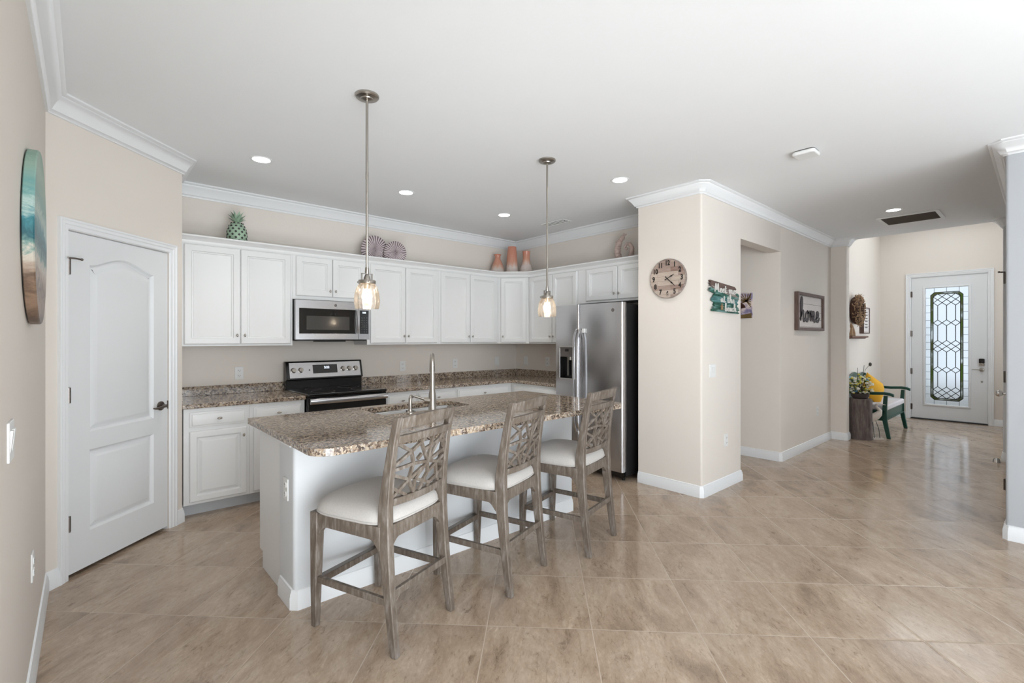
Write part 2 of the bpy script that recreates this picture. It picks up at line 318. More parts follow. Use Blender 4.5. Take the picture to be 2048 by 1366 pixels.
# ------------------------------------------------------------------ mesh helpers
class B:
    def __init__(s): s.v = []; s.f = []; s.T = Matrix.Identity(4)
    def add(s, vs, fs):
        k = len(s.v); s.v += [tuple(s.T @ Vector(v)) for v in vs]; s.f += [tuple(i + k for i in f) for f in fs]; return s
    def box(s, a, b):
        x0, y0, z0 = (min(p, q) for p, q in zip(a, b)); x1, y1, z1 = (max(p, q) for p, q in zip(a, b))
        return s.add([(x0, y0, z0), (x1, y0, z0), (x1, y1, z0), (x0, y1, z0), (x0, y0, z1), (x1, y0, z1), (x1, y1, z1), (x0, y1, z1)],
                     [(3, 2, 1, 0), (4, 5, 6, 7), (0, 1, 5, 4), (1, 2, 6, 5), (2, 3, 7, 6), (3, 0, 4, 7)])
    def loft(s, rings, caps=True, closed=True):
        n = len(rings[0]); vs = [p for r in rings for p in r]; fs = []
        for i in range(len(rings) - 1):
            for j in range(n if closed else n - 1):
                a = i * n + j; b = i * n + (j + 1) % n; fs.append((a, b, b + n, a + n))
        if caps: fs.append(tuple(range(n))[::-1]); fs.append(tuple(range((len(rings) - 1) * n, len(rings) * n)))
        return s.add(vs, fs)
    def tube(s, pts, r, n=10, caps=True):
        pts = [Vector(p) for p in pts]; rs = r if isinstance(r, (list, tuple)) else [r] * len(pts); rings = []
        d0 = (pts[1] - pts[0]).normalized(); up = Vector((0, 0, 1)) if abs(d0.z) < 0.9 else Vector((1, 0, 0)); x = d0.cross(up).normalized()
        for i, p in enumerate(pts):
            d = (pts[min(i + 1, len(pts) - 1)] - pts[max(i - 1, 0)]).normalized()
            x = (x - d * x.dot(d)).normalized(); y = d.cross(x)
            rings.append([tuple(p + (x * math.cos(2 * math.pi * k / n) + y * math.sin(2 * math.pi * k / n)) * rs[i]) for k in range(n)])
        return s.loft(rings, caps)
    def bar(s, p, q, w, h, up=(0, 0, 1)):
        p = Vector(p); q = Vector(q); d = (q - p).normalized(); u = Vector(up); x = d.cross(u).normalized(); u = x.cross(d)
        r = lambda c: [tuple(c + x * a * w / 2 + u * b * h / 2) for a, b in ((-1, -1), (1, -1), (1, 1), (-1, 1))]
        return s.loft([r(p), r(q)])
    def lathe(s, prof, n=24, c=(0, 0, 0), caps=False):
        rings = [[(c[0] + r * math.cos(2 * math.pi * k / n), c[1] + r * math.sin(2 * math.pi * k / n), c[2] + z) for k in range(n)] for r, z in prof]
        return s.loft(rings, caps)
    def ell(s, c, r, n=14, m=9):
        prof = [(max(1e-4, math.sin(math.pi * i / m)), -math.cos(math.pi * i / m)) for i in range(m + 1)]
        return s.loft([[(c[0] + r[0] * a * math.cos(2 * math.pi * k / n), c[1] + r[1] * a * math.sin(2 * math.pi * k / n), c[2] + r[2] * z) for k in range(n)] for a, z in prof], True)
    def prism(s, poly, a, b, ax='z'):
        m = {'z': lambda p, h: (p[0], p[1], h), 'y': lambda p, h: (p[0], h, p[1]), 'x': lambda p, h: (h, p[0], p[1])}[ax]
        return s.loft([[m(p, a) for p in poly], [m(p, b) for p in poly]])
    def slab(s, outer, holes, a, b, ax='z'):
        bm = bmesh.new(); es = []
        for loop in [outer] + holes:
            vs = [bm.verts.new((p[0], p[1], 0)) for p in loop]
            es += [bm.edges.new((vs[i], vs[(i + 1) % len(vs)])) for i in range(len(vs))]
        bmesh.ops.triangle_fill(bm, use_beauty=True, use_dissolve=False, edges=es)
        bm.verts.index_update(); vs = [(v.co.x, v.co.y) for v in bm.verts]; fs = [[v.index for v in f.verts] for f in bm.faces]
        bd = [(e.verts[0].index, e.verts[1].index) for e in bm.edges if len(e.link_faces) == 1]; bm.free()
        m = {'z': lambda p, h: (p[0], p[1], h), 'y': lambda p, h: (p[0], h, p[1]), 'x': lambda p, h: (h, p[0], p[1])}[ax]
        n = len(vs); allv = [m(p, a) for p in vs] + [m(p, b) for p in vs]
        return s.add(allv, [tuple(f) for f in fs] + [tuple(i + n for i in f[::-1]) for f in fs] + [(i, j, j + n, i + n) for i, j in bd])
def offset(poly, d, closed=True):
    n = len(poly); out = []
    for i in range(n):
        p = Vector(poly[i])
        a = Vector(poly[i - 1]) if (closed or i > 0) else None; c = Vector(poly[(i + 1) % n]) if (closed or i < n - 1) else None
        d1 = (p - a).normalized() if a is not None else None; d2 = (c - p).normalized() if c is not None else None
        if d1 is None: d1 = d2
        if d2 is None: d2 = d1
        n1 = Vector((-d1.y, d1.x)); n2 = Vector((-d2.y, d2.x)); b = n1 + n2
        if b.length < 1e-6: b = n1
        b.normalize(); out.append(tuple(p + b * d / max(0.3, b.dot(n1))))
    return out
def sweep(b, path, prof, closed=False, mp=lambda u, v, h: (u, v, h)):
    # prof: list of (offset to the left of path, height)
    loops = [[mp(u, v, h) for u, v in offset(path, o, closed)] for o, h in prof]
    n = len(path); rings = [[loops[k][i] for k in range(len(prof))] for i in range(n)]
    if closed: rings.append(rings[0])
    return b.loft(rings, caps=not closed, closed=True)
def rings_panel(b, outline, prof, mp, fill=True):
    # nested inset loops: prof (inset, height); outline counter-clockwise
    loops = [[mp(u, v, h) for u, v in offset(outline, o)] for o, h in prof]
    b.loft(loops, caps=False)
    if fill: b.add(loops[-1], [tuple(range(len(outline)))])
    return b
def rrect(x0, y0, x1, y1, r, n=5, corners=(1, 1, 1, 1)):
    pts = []
    for k, (cx, cy, a0) in enumerate(((x0 + r, y0 + r, 180), (x1 - r, y0 + r, 270), (x1 - r, y1 - r, 0), (x0 + r, y1 - r, 90))):
        if corners[k]: pts += [(cx + r * math.cos(R(a0 + 90 * i / n)), cy + r * math.sin(R(a0 + 90 * i / n))) for i in range(n + 1)]
        else: pts.append(((x0, y0), (x1, y0), (x1, y1), (x0, y1))[k])
    return pts
def rect(x0, y0, x1, y1): return [(x0, y0), (x1, y0), (x1, y1), (x0, y1)]
ORIG = {}
def obj(name, b, mat, parent=None, loc=(0, 0, 0), rot=(0, 0, 0), bevel=0, seg=2, angle=35, sub=0, kind=None, label=None):
    me = bpy.data.meshes.new(name); me.from_pydata(b.v, [], b.f); me.validate()
    bm = bmesh.new(); bm.from_mesh(me); bmesh.ops.remove_doubles(bm, verts=bm.verts, dist=1e-6); bmesh.ops.recalc_face_normals(bm, faces=bm.faces); bm.to_mesh(me); bm.free()
    me.shade_smooth(); me.set_sharp_from_angle(angle=R(angle)); me.materials.append(MAT[mat] if isinstance(mat, str) else mat)
    o = bpy.data.objects.new(name, me); COL.objects.link(o); o.location = loc; o.rotation_euler = rot
    if parent: o.parent = parent
    if bevel:
        m = o.modifiers.new('bevel', 'BEVEL'); m.width = bevel; m.segments = seg; m.limit_method = 'ANGLE'; m.angle_limit = R(38); m.harden_normals = False
    if sub: m = o.modifiers.new('sub', 'SUBSURF'); m.levels = sub; m.render_levels = sub
    if kind: o['kind'] = kind
    if label: o['label'] = label
    return o
def thing(name, label, cat, loc=(0, 0, 0), rz=0, group=None, kind=None):
    o = bpy.data.objects.new(name, None); COL.objects.link(o); o.location = loc; o.rotation_euler = (0, 0, R(rz)); o.empty_display_size = 0.1
    if label: o['label'] = label
    if cat: o['category'] = cat
    if group: o['group'] = group
    if kind: o['kind'] = kind
    return o
def tag(o, label, cat, group=None):
    o['label'] = label; o['category'] = cat
    if group: o['group'] = group
    return o
def struct(name, b, mat, **kw):
    o = obj(name, b, mat, **kw); o['kind'] = 'structure'; return o
def dup(root, loc, rz, label):
    r = root.copy(); COL.objects.link(r); r.location = loc; r.rotation_euler = (0, 0, R(rz)); r['label'] = label
    for ch in list(root.children):
        c = ch.copy(); COL.objects.link(c); c.parent = r
        for g in list(ch.children):
            d = g.copy(); COL.objects.link(d); d.parent = c
    return r
def text(name, body, size, mat, parent=None, loc=(0, 0, 0), rot=(R(90), 0, 0), ext=0.001, align='CENTER', sx=1.0, shear=0, bold=0):
    c = bpy.data.curves.new(name, 'FONT'); c.body = body; c.size = size; c.extrude = ext; c.align_x = align; c.align_y = 'CENTER'; c.shear = shear; c.offset = bold
    t = bpy.data.objects.new('t', c); COL.objects.link(t)
    dg = bpy.context.evaluated_depsgraph_get(); me = bpy.data.meshes.new_from_object(t.evaluated_get(dg)); bpy.data.objects.remove(t)
    me.materials.clear(); me.materials.append(MAT[mat]); me.name = name
    o = bpy.data.objects.new(name, me); COL.objects.link(o); o.location = loc; o.rotation_euler = rot; o.scale = (sx, 1, 1)
    if parent: o.parent = parent
    return o

# ------------------------------------------------------------------ room shell
LX = -0.17; BY = 5.08; BX = 4.61; PXL, PXR, PYN, PYF = 4.03, 4.83, 2.015, 2.66
HX = 5.90; HE = 7.79; FY = 2.03; DX = 10.87; FE = 7.96
struct('floor', B().box((-0.4, -5.2, -0.12), (11.1, 5.3, 0)), 'floor')
struct('ceiling', B().box((-0.4, -5.2, CEIL), (FE, 5.3, CEIL + 0.15)), 'ceiling')
struct('ceiling', B().box((FE, -0.6, 3.5), (11.1, 2.3, 3.6)).box((FE - 0.02, -0.6, CEIL + 0.1), (FE, 2.3, 3.5)), 'ceiling')
b = B()   # left wall with an added, unseen window opening behind the camera
b.box((LX - 0.15, -5.2, 0), (LX, -4.0, CEIL)).box((LX - 0.15, -1.0, 0), (LX, 3.686, CEIL)).box((LX - 0.15, -4.0, 0), (LX, -1.0, 0.35)).box((LX - 0.15, -4.0, 2.35), (LX, -1.0, CEIL))
struct('wall_left', b, 'wall')
b = B().box((LX - 0.15, -5.2, 0), (0.6, -5.0, CEIL)).box((4.0, -5.2, 0), (7.96, -5.0, CEIL)).box((0.6, -5.2, 2.4), (4.0, -5.0, CEIL))
struct('wall_rear', b, 'wall')
def win(name, x0, x1, z0, z1, n, loc, rz):
    t = thing(name, None, None, loc, rz, kind='structure')
    f = B(); ww = 0.06
    f.box((x0, -0.04, z0), (x1, 0.04, z0 + ww)).box((x0, -0.04, z1 - ww), (x1, 0.04, z1))
    for i in range(n + 1):
        x = x0 + (x1 - x0 - ww) * i / n; f.box((x, -0.04, z0), (x + ww, 0.04, z1))
    obj('window_frame', f, 'trim', t)
    for i in range(n):
        a = x0 + (x1 - x0 - ww) * i / n + ww; c = x0 + (x1 - x0 - ww) * (i + 1) / n
        obj('pane', B().box((a, -0.003, z0 + ww), (c, 0.003, z1 - ww)), 'wglass', t)
win('window_1', 0.6, 4.0, 0.0, 2.4, 3, (0, -5.1, 0), 0)
win('added_window_2', -4.0, -1.0, 0.35, 2.35, 3, (LX - 0.08, 0, 0), 90)  # added window, out of view, put in to light the pillar from the left
win('added_window_3', 8.7, 10.1, 0.6, 2.2, 2, (0, -0.08, 0), 0)  # added window, out of view, made for the foyer fill light
# pantry diagonal wall (local frame: x along the wall, y into it)
PANL = thing('wall_pantry', None, None, (LX, 3.685, 0), 45, kind='structure'); L = 1.011
OX0, OX1, OZ = 0.128, 0.882, 2.034
obj('wall_panel', B().slab([(0, 0), (OX0, 0), (OX0, OZ), (OX1, OZ), (OX1, 0), (L, 0), (L, CEIL), (0, CEIL)], [], 0, 0.11, 'y'), 'wall', PANL)
struct('wall_pantry_side', B().box((0.42, 4.48, 0), (0.545, BY + 0.15, CEIL)).add([(0.545, 4.40, 0), (0.545, 4.48, 0), (0.46, 4.48, 0), (0.47, 4.475, 0), (0.545, 4.40, CEIL), (0.545, 4.48, CEIL), (0.46, 4.48, CEIL), (0.47, 4.475, CEIL)], [(0, 1, 2, 3), (4, 5, 6, 7), (0, 1, 5, 4), (3, 0, 4, 7)]), 'wall')
struct('wall_pantry_closet', B().box((-0.4, 4.95, 0), (0.42, 5.1, CEIL)).box((-0.5, 3.6, 0), (-0.32, 5.1, CEIL)), 'wall')
struct('wall_back', B().box((0.545, BY, 0), (HX + 0.2, BY + 0.15, CEIL)), 'wall')
struct('wall_kitchen_right', B().box((BX, PYF, 0), (PXR, BY, CEIL)), 'wall')
struct('wall_pillar', B().prism(rrect(PXL, PYN, PXR, PYF, 0.018, 4, (1, 0, 0, 0)), 0, CEIL), 'wall')
struct('wall_hall_header', B().box((PXR, PYN, 2.392), (HX, PYN + 0.13, CEIL)), 'wall')
struct('wall_hall', B().prism([(HX, PYN + 0.018), (HX + 0.005, PYN + 0.005), (HX + 0.018, PYN), (HE, PYN), (HE, BY), (HX, BY)], 0, CEIL), 'wall')
struct('wall_foyer_pilaster', B().prism(rrect(HE, 1.83, FE - 0.01, FY + 0.2, 0.018, 4, (1, 1, 0, 0)), 0, CEIL), 'wall')
struct('wall_foyer_left', B().box((FE - 0.01, FY, 0), (DX + 0.1, FY + 0.15, 3.5)), 'wall')
struct('wall_foyer_right', B().box((FE - 0.01, -0.15, 0), (8.7, 0.0, 3.5)).box((10.1, -0.15, 0), (DX + 0.1, 0.0, 3.5)).box((8.7, -0.15, 0), (10.1, 0.0, 0.6)).box((8.7, -0.15, 2.2), (10.1, 0.0, 3.5)), 'wall')  # window opening added to let the foyer fill light in
DY0, DY1, DZ = 0.625, 1.598, 2.475
struct('wall_front', B().slab([(-0.3, 0), (DY0, 0), (DY0, DZ), (DY1, DZ), (DY1, 0), (2.2, 0), (2.2, 3.5), (-0.3, 3.5)], [], DX, DX + 0.14, 'x'), 'wall')
# right hand wall with a closet door seen edge-on
RY = 0.19
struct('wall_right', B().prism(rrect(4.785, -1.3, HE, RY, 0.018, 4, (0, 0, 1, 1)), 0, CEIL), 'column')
struct('wall_right_return', B().prism(rrect(HE, -0.15, FE - 0.01, 0.33, 0.015, 4, (1, 1, 1, 1)), 0, CEIL), 'white_wall')
struct('wall_great_room', B().box((7.81, -5.2, 0), (7.96, -1.3, CEIL)), 'wall')

# mouldings
CR = [(0, -0.118), (0.012, -0.118), (0.015, -0.106), (0.020, -0.100), (0.026, -0.098), (0.032, -0.084), (0.045, -0.058), (0.060, -0.036), (0.068, -0.026), (0.069, -0.020), (0.080, -0.018), (0.088, -0.010), (0.088, 0.0), (0, 0.0)]
CRP = [(x, z * 0.83) for x, z in CR]
BB = [(0, 0), (0.016, 0), (0.016, 0.062), (0.013, 0.068), (0.013, 0.080), (0.008, 0.088), (0.007, 0.100), (0, 0.104)]
def crown(name, path, prof=CR):
    sg = B(); sweep(sg, path, [(o, CEIL + h) for o, h in prof]); return struct(name, sg, 'trim')
def base(name, path):
    sg = B(); sweep(sg, path, BB); return struct(name, sg, 'trim')
q = 0.018
# the room lies to the LEFT of every path direction
crown('trim_1', [(0.545, BY), (0.545, 4.40), (LX, 3.685), (LX, -5.0)])
crown('trim_2', [(BX, PYF), (BX, BY), (0.545, BY)])
crown('trim_3', [(FE - 0.03, 1.83), (HE + q, 1.83), (HE, 1.83 + q), (HE, PYN), (PXL + q, PYN), (PXL, PYN + q), (PXL, PYF), (BX, PYF)], CRP)
crown('trim_4', [(4.785, -1.3), (4.785, RY - q), (4.785 + q, RY), (HE, RY), (HE, 0.33 - 0.015), (HE + 0.015, 0.33), (FE - 0.02, 0.33)], CRP)
base('baseboard_left', [(LX + 0.068 * 0.7071, 3.685 + 0.068 * 0.7071), (LX, 3.685), (LX, -5.0)])
e = 0.942 * 0.7071
base('baseboard_pantry', [(0.545, 4.50), (0.545, 4.40), (LX + e, 3.685 + e)])
base('baseboard_pillar', [(PXR, PYF), (PXR, PYN), (PXL + q, PYN), (PXL, PYN + q), (PXL, PYF)])
base('baseboard_hall', [(FE - 0.012, 1.83), (HE + q, 1.83), (HE, 1.83 + q), (HE, PYN), (HX + q, PYN), (HX, PYN + q), (HX, BY)])
base('baseboard_foyer', [(DX, 1.67), (DX, FY), (FE - 0.01, FY)])
base('baseboard_front', [(FE, 0.0), (DX, 0.0), (DX, 0.56)])
base('baseboard_right', [(4.785, -1.3), (4.785, RY - q), (4.785 + q, RY), (4.95, RY)])
base('baseboard_return', [(HE, 0.2), (HE, 0.318), (HE + 0.013, 0.33), (FE - 0.012, 0.33)])

# casings (path in wall plane, profile offset / thickness)
CAS = [(0, 0), (0, 0.018), (0.010, 0.019), (0.016, 0.014), (0.030, 0.014), (0.036, 0.009), (0.054, 0.008), (0.060, 0.0)]
def casing(parent, x0, x1, z1, wdt=0.062, name='casing', mat='trim'):
    b = B(); s = wdt / 0.06
    path = [(x0, 0), (x0, z1), (x1, z1), (x1, 0)]   # travelling up, over, down: opening lies to the right
    sweep(b, path, [((0.06 - o) * s if False else (o - 0.0) * 0 + (0.06 - o) * s, h) for o, h in CAS][::-1], mp=lambda u, v, h: (u, -h, v))
    return obj(name, b, mat, parent)

# ------------------------------------------------------------------ pantry door
D1 = thing('door_1', None, None, (LX, 3.685, 0), 45, kind='structure')
casing(D1, OX0, OX1, OZ)
obj('jamb', B().box((OX0 - 0.001, 0.012, 0), (OX0 + 0.002, 0.11, OZ)).box((OX1 - 0.002, 0.012, 0), (OX1 + 0.001, 0.11, OZ)).box((OX0, 0.012, OZ - 0.002), (OX1, 0.11, OZ + 0.001)), 'trim', D1)
dx0, dx1, dz0, dz1 = OX0 + 0.005, OX1 - 0.005, 0.022, OZ - 0.006; yd = 0.008
def arch(x0, x1, z0, zs, zt, n=18):
    pts = [(x0, z0), (x1, z0), (x1, zs)]
    for i in range(1, n):
        t = i / n; x = x1 + (x0 - x1) * t; pts.append((x, zs + (zt - zs) * (0.5 - 0.5 * math.cos(2 * math.pi * t)) ** 0.85))
    return pts + [(x0, zs)]
up = arch(dx0 + 0.135, dx1 - 0.125, 0.835, 1.848, 1.915); lo = rect(dx0 + 0.135, 0.235, dx1 - 0.125, 0.725)
b = B().slab(rect(dx0, dz0, dx1, dz1), [up, lo], yd, yd + 0.035, 'y')
PP = [(0, 0), (0.004, 0.004), (0.012, 0.016), (0.020, 0.018), (0.026, 0.016), (0.052, 0.004), (0.056, 0.003)]
for o in (up, lo): rings_panel(b, o, PP, lambda u, v, h: (u, yd + h, v))
obj('door_panel', b, 'door', D1, angle=25)
def hinge(parent, x, y, z, h=0.09, pin=False, name='hinge'):
    b = B().box((x - 0.004, y - 0.0015, z), (x + 0.018, y + 0.004, z + h)).lathe([(0.0, 0), (0.008, 0), (0.008, h), (0.0, h + 0.004)], 10, (x, y - 0.006, z))
    if pin: b.tube([(x, y - 0.004, z + h + 0.004), (x + 0.02, y - 0.03, z + h + 0.004), (x + 0.045, y - 0.035, z + h + 0.002)], 0.005, 8).ell((x + 0.05, y - 0.036, z + h + 0.002), (0.008, 0.008, 0.008)).tube([(x, y - 0.004, z + h + 0.004), (x - 0.025, y - 0.03, z + h + 0.004)], 0.004, 8)
    return obj(name, b, 'pewter', parent)
for z, p in ((1.775, True), (1.025, False), (0.275, False)): hinge(D1, dx0 - 0.003, yd - 0.003, z, pin=p)
kx, kz = dx1 - 0.065, 0.915
b = B(); b.T = Matrix.Translation((kx, yd, kz)) @ Matrix.Rotation(R(90), 4, 'X')
b.lathe([(0.001, 0), (0.033, 0), (0.033, 0.006), (0.026, 0.010), (0.012, 0.012), (0.011, 0.05), (0.001, 0.052)], 20); b.T = Matrix.Identity(4)
b.tube([(kx, yd - 0.045, kz), (kx - 0.04, yd - 0.05, kz - 0.002), (kx - 0.085, yd - 0.045, kz - 0.008), (kx - 0.11, yd - 0.043, kz - 0.004)], [0.010, 0.009, 0.008, 0.006], 10)
b.box((dx1 - 0.004, yd - 0.002, kz - 0.03), (dx1 + 0.006, yd + 0.02, kz + 0.03))
obj('door_handle', b, 'pewter', D1)

# ------------------------------------------------------------------ front door
D2 = thing('door_2', None, None, (DX, DY1, 0), -90, kind='structure')   # local x runs toward -Y
W = DY1 - DY0
casing(D2, 0, W, DZ, 0.065)
obj('jamb', B().box((-0.001, 0, 0), (0.006, 0.14, DZ)).box((W - 0.006, 0, 0), (W + 0.001, 0.14, DZ)).box((0, 0, DZ - 0.006), (W, 0.14, DZ + 0.001)), 'trim', D2)
obj('threshold', B().box((0.0, -0.01, 0), (W, 0.14, 0.014)), 'blackmat', D2)
gx0, gx1, gz0, gz1 = 0.200, 0.738, 0.275, 2.272
yd2 = 0.012
obj('door_panel', B().slab(rect(0.008, 0.022, W - 0.008, DZ - 0.01), [rect(gx0, gz0, gx1, gz1)], yd2, yd2 + 0.045, 'y'), 'door', D2)
b = B(); FR = [(-0.034, 0), (-0.034, 0.008), (-0.028, 0.012), (-0.008, 0.012), (0.0, 0.004), (0.002, -0.01)]
rings_panel(b, rect(gx0, gz0, gx1, gz1), FR, lambda u, v, h: (u, yd2 - h, v), fill=False); obj('glass_frame', b, 'door', D2)
for z in (2.13, 1.44, 0.78, 0.16): hinge(D2, 0.006, yd2 - 0.006, z, 0.1)
GW, GH = gx1 - gx0, gz1 - gz0
def chamf(i):
    x0, x1, z0, z1 = gx0 + 0.065 + i, gx1 - 0.065 - i, gz0 + 0.075 + i, gz1 - 0.075 - i; c = 0.05 - i * 0.4
    return [(x0 + c, z0), (x1 - c, z0), (x1, z0 + c), (x1, z1 - c), (x1 - c, z1), (x0 + c, z1), (x0, z1 - c), (x0, z0 + c)]
o1, o2 = chamf(0), chamf(0.032)
yg = yd2 + 0.02
obj('clear_glass', B().slab(rect(gx0, gz0, gx1, gz1), [o1], yg, yg + 0.006, 'y').prism(o2, yg, yg + 0.006, 'y'), 'dglass', D2)
obj('border_glass', B().slab(o1, [o2], yg, yg + 0.006, 'y'), 'dborder', D2)
b = B(); cw = 0.010
def came(p, q, w_=cw): b.bar((p[0], yg - 0.002, p[1]), (q[0], yg - 0.002, q[1]), w_, 0.006, up=(0, 1, 0))
for lp in (o1, o2):
    for i in range(8): came(lp[i], lp[(i + 1) % 8], 0.010)
ix0, ix1 = o2[7][0], o2[2][0]; cols = [ix0 + (ix1 - ix0) * t for t in (0.17, 0.5, 0.83)]; hx = (cols[1] - cols[0]) / 2; hz = 0.050
def zig(zc, s):
    xs = [ix0] + [cols[0] - hx + hx * i for i in range(1, 7)] + [ix1]
    xs = [cols[0] - hx * 1.0, cols[0], cols[0] + hx, cols[1], cols[1] + hx, cols[2], cols[2] + hx]
    zs = [zc, zc + s * hz, zc, zc + s * hz, zc, zc + s * hz, zc]
    for i in range(6): came((max(ix0, min(ix1, xs[i])), zs[i]), (max(ix0, min(ix1, xs[i + 1])), zs[i + 1]))
rows = {'t': gz1 - 0.205, 's1': gz1 - 0.60, 'm': gz1 - 1.00, 's2': gz1 - 1.40, 'b': gz0 + 0.205}
for k, zc in rows.items():
    if k in ('s1', 's2'): zig(zc, 1); zig(zc, -1)
    else:
        for dz in (-hz, hz): zig(zc + dz, 1); zig(zc + dz, -1)
sp = [(rows['t'] - 2 * hz, rows['s1'] + hz), (rows['s1'] - hz, rows['m'] + 2 * hz), (rows['m'] - 2 * hz, rows['s2'] + hz), (rows['s2'] - hz, rows['b'] + 2 * hz)]
for a, c in sp:
    for x in cols: came((x, a), (x, c))
for i in range(1, 15):
    z = gz0 + 0.04 + (GH - 0.08) * i / 15
    if z < o1[2][1] or z > o1[3][1]: continue
    came((gx0, z), (o1[7][0], z), 0.005); came((o1[2][0], z), (gx1, z), 0.005)
for x in (gx0 + 0.11, (gx0 + gx1) / 2, gx1 - 0.11):
    came((x, gz0), (x, o1[0][1]), 0.005); came((x, o1[4][1]), (x, gz1), 0.005)
obj('lead_came', b, 'lead', D2)
lx = W - 0.075
b = B().prism(rrect(lx - 0.033, 1.0, lx + 0.033, 1.075, 0.012), yd2 - 0.03, yd2, 'y'); obj('keypad_lock', b, 'black', D2, bevel=0.003)
b = B().prism(rrect(lx - 0.033, 0.955, lx + 0.033, 1.0, 0.010), yd2 - 0.026, yd2, 'y'); b.T = Matrix.Translation((lx, yd2 - 0.03, 0.99)) @ Matrix.Rotation(R(90), 4, 'X'); b.lathe([(0.001, 0.012), (0.014, 0.01), (0.016, 0)], 12); obj('lock_base', b, 'nickel', D2)
b = B(); b.T = Matrix.Translation((lx, yd2, 0.895)) @ Matrix.Rotation(R(90), 4, 'X'); b.lathe([(0.001, 0.0), (0.032, 0), (0.031, 0.012), (0.012, 0.016), (0.012, 0.05), (0.001, 0.052)], 18); b.T = Matrix.Identity(4)
b.tube([(lx, yd2 - 0.05, 0.895), (lx - 0.05, yd2 - 0.055, 0.898), (lx - 0.115, yd2 - 0.05, 0.893)], [0.011, 0.008, 0.006], 10); obj('door_handle', b, 'nickel', D2)
b = B(); b.T = Matrix.Translation((lx, yd2, 0.70)) @ Matrix.Rotation(R(90), 4, 'X'); b.lathe([(0.001, 0.0), (0.013, 0), (0.011, 0.008), (0.001, 0.01)], 14); obj('peg', b, 'nickel', D2)

# closet door in the right wall, seen edge-on past the corner
D3 = thing('door_3', None, None, (5.50, RY, 0), 180, kind='structure')  # local x runs toward -X, outward face at -y -> +Y
D3.location = (6.45, RY, 0)
casing(D3, 0, 0.98, 2.07, 0.06)
b = B(); rings_panel(b, rect(0.01, 0.01, 0.97, 2.06), [(0, 0), (0.0, 0.006), (0.10, 0.006), (0.11, 0.002), (0.13, 0.004)], lambda u, v, h: (u, -h, v)); obj('door_panel', b, 'door', D3)
for z, p in ((1.84, True), (1.05, False), (0.19, False)): hinge(D3, 0.968, -0.026, z, pin=p)
b = B().tube([(0.72, -0.006, 0.94), (0.72, -0.05, 0.94)], 0.012, 10).ell((0.72, -0.075, 0.94), (0.028, 0.026, 0.028)); obj('door_handle', b, 'chrome', D3)
ds = B().lathe([(0.001, 0.05), (0.018, 0.048), (0.03, 0.03), (0.034, 0.0)], 16); tag(obj('door_stop', ds, 'chrome', loc=(7.70, 0.375, 0)), 'small domed metal door stop on the floor beside the right foyer corner', 'door stop')

# ------------------------------------------------------------------ exterior beyond the front door
struct('ground_porch', B().box((11.1, -4, -0.2), (19, 7, -0.02)), 'porch')
def shrub(x, y, h, r, label):
    b = B(); rnd = random.Random(int(x * 100 + y * 10))
    for i in range(260):
        a = rnd.uniform(0, 6.28); t = rnd.random() ** 0.5; zz = rnd.uniform(0.12, 1)
        rr = r * t * math.sin(math.pi * min(0.92, zz * 0.8 + 0.15)); c = Vector((rr * math.cos(a), rr * math.sin(a), zz * h))
        u = Vector((rnd.uniform(-1, 1), rnd.uniform(-1, 1), rnd.uniform(-0.3, 1))).normalized() * 0.16; v_ = u.cross(Vector((rnd.uniform(-1, 1), 1, 0.3))).normalized() * 0.05
        b.add([tuple(c), tuple(c + u * 0.5 + v_), tuple(c + u), tuple(c + u * 0.5 - v_)], [(0, 1, 2, 3)])
    t = thing('garden_shrub', label, 'shrub', (x, y, -0.02)); obj('foliage', b, 'leafgreen', t, kind='stuff'); obj('trunk', B().tube([(0, 0, 0), (0.02, 0, h * 0.6)], 0.04, 8), 'darkstem', t)
shrub(14.2, 2.35, 2.4, 0.75, 'taller leafy green garden shrub seen through left edge of the front door glass')
shrub(14.0, 0.35, 2.1, 0.62, 'lower leafy green garden shrub seen through right edge of the front door glass')

# ------------------------------------------------------------------ wall plates
def plate(name, label, loc, rz, kind='outlet', wd=0.072, ht=0.116, group=None):
    t = thing(name, label, 'light switch' if 'switch' in name else 'electrical outlet', loc, rz, group)
    obj('cover_plate', B().prism(rrect(-wd / 2, -ht / 2, wd / 2, ht / 2, 0.004, 3), -0.006, 0.0, 'y'), 'plate', t, bevel=0.0015)
    if kind == 'outlet':
        for s in (-1, 1):
            r_ = obj('receptacle', B().prism(rrect(-0.017, s * 0.024 - 0.015, 0.017, s * 0.024 + 0.015, 0.006, 3), -0.009, -0.005, 'y'), 'plate', t)
            obj('slots', B().box((-0.009, -0.0095, s * 0.024 - 0.004), (-0.006, -0.0088, s * 0.024 + 0.006)).box((0.006, -0.0095, s * 0.024 - 0.004), (0.009, -0.0088, s * 0.024 + 0.006)).box((-0.002, -0.0095, s * 0.024 - 0.011), (0.002, -0.0088, s * 0.024 - 0.007)), 'slot', r_)
    else:
        k = 1 if wd < 0.09 else 2
        for i in range(k):
            x = 0 if k == 1 else (-0.023 + 0.046 * i)
            obj('rocker', B().add([(x - 0.0165, -0.006, -0.033), (x + 0.0165, -0.006, -0.033), (x + 0.0165, -0.012, 0.033), (x - 0.0165, -0.012, 0.033), (x - 0.0165, -0.004, -0.033), (x + 0.0165, -0.004, -0.033), (x + 0.0165, -0.004, 0.033), (x - 0.0165, -0.004, 0.033)], [(0, 1, 2, 3), (0, 4, 5, 1), (1, 5, 6, 2), (2, 6, 7, 3), (3, 7, 4, 0)]), 'plate', t)
    return t
plate('light_switch', 'white double rocker switch on the near left wall below the round art', (LX, 2.03, 1.10), 90, 'switch', 0.116)
plate('wall_outlet', 'white outlet low on the near left wall above the baseboard', (LX, 2.79, 0.46), 90)
plate('wall_outlet', 'white outlet above the counter left of the stove', (1.075, BY, 1.076), 0)
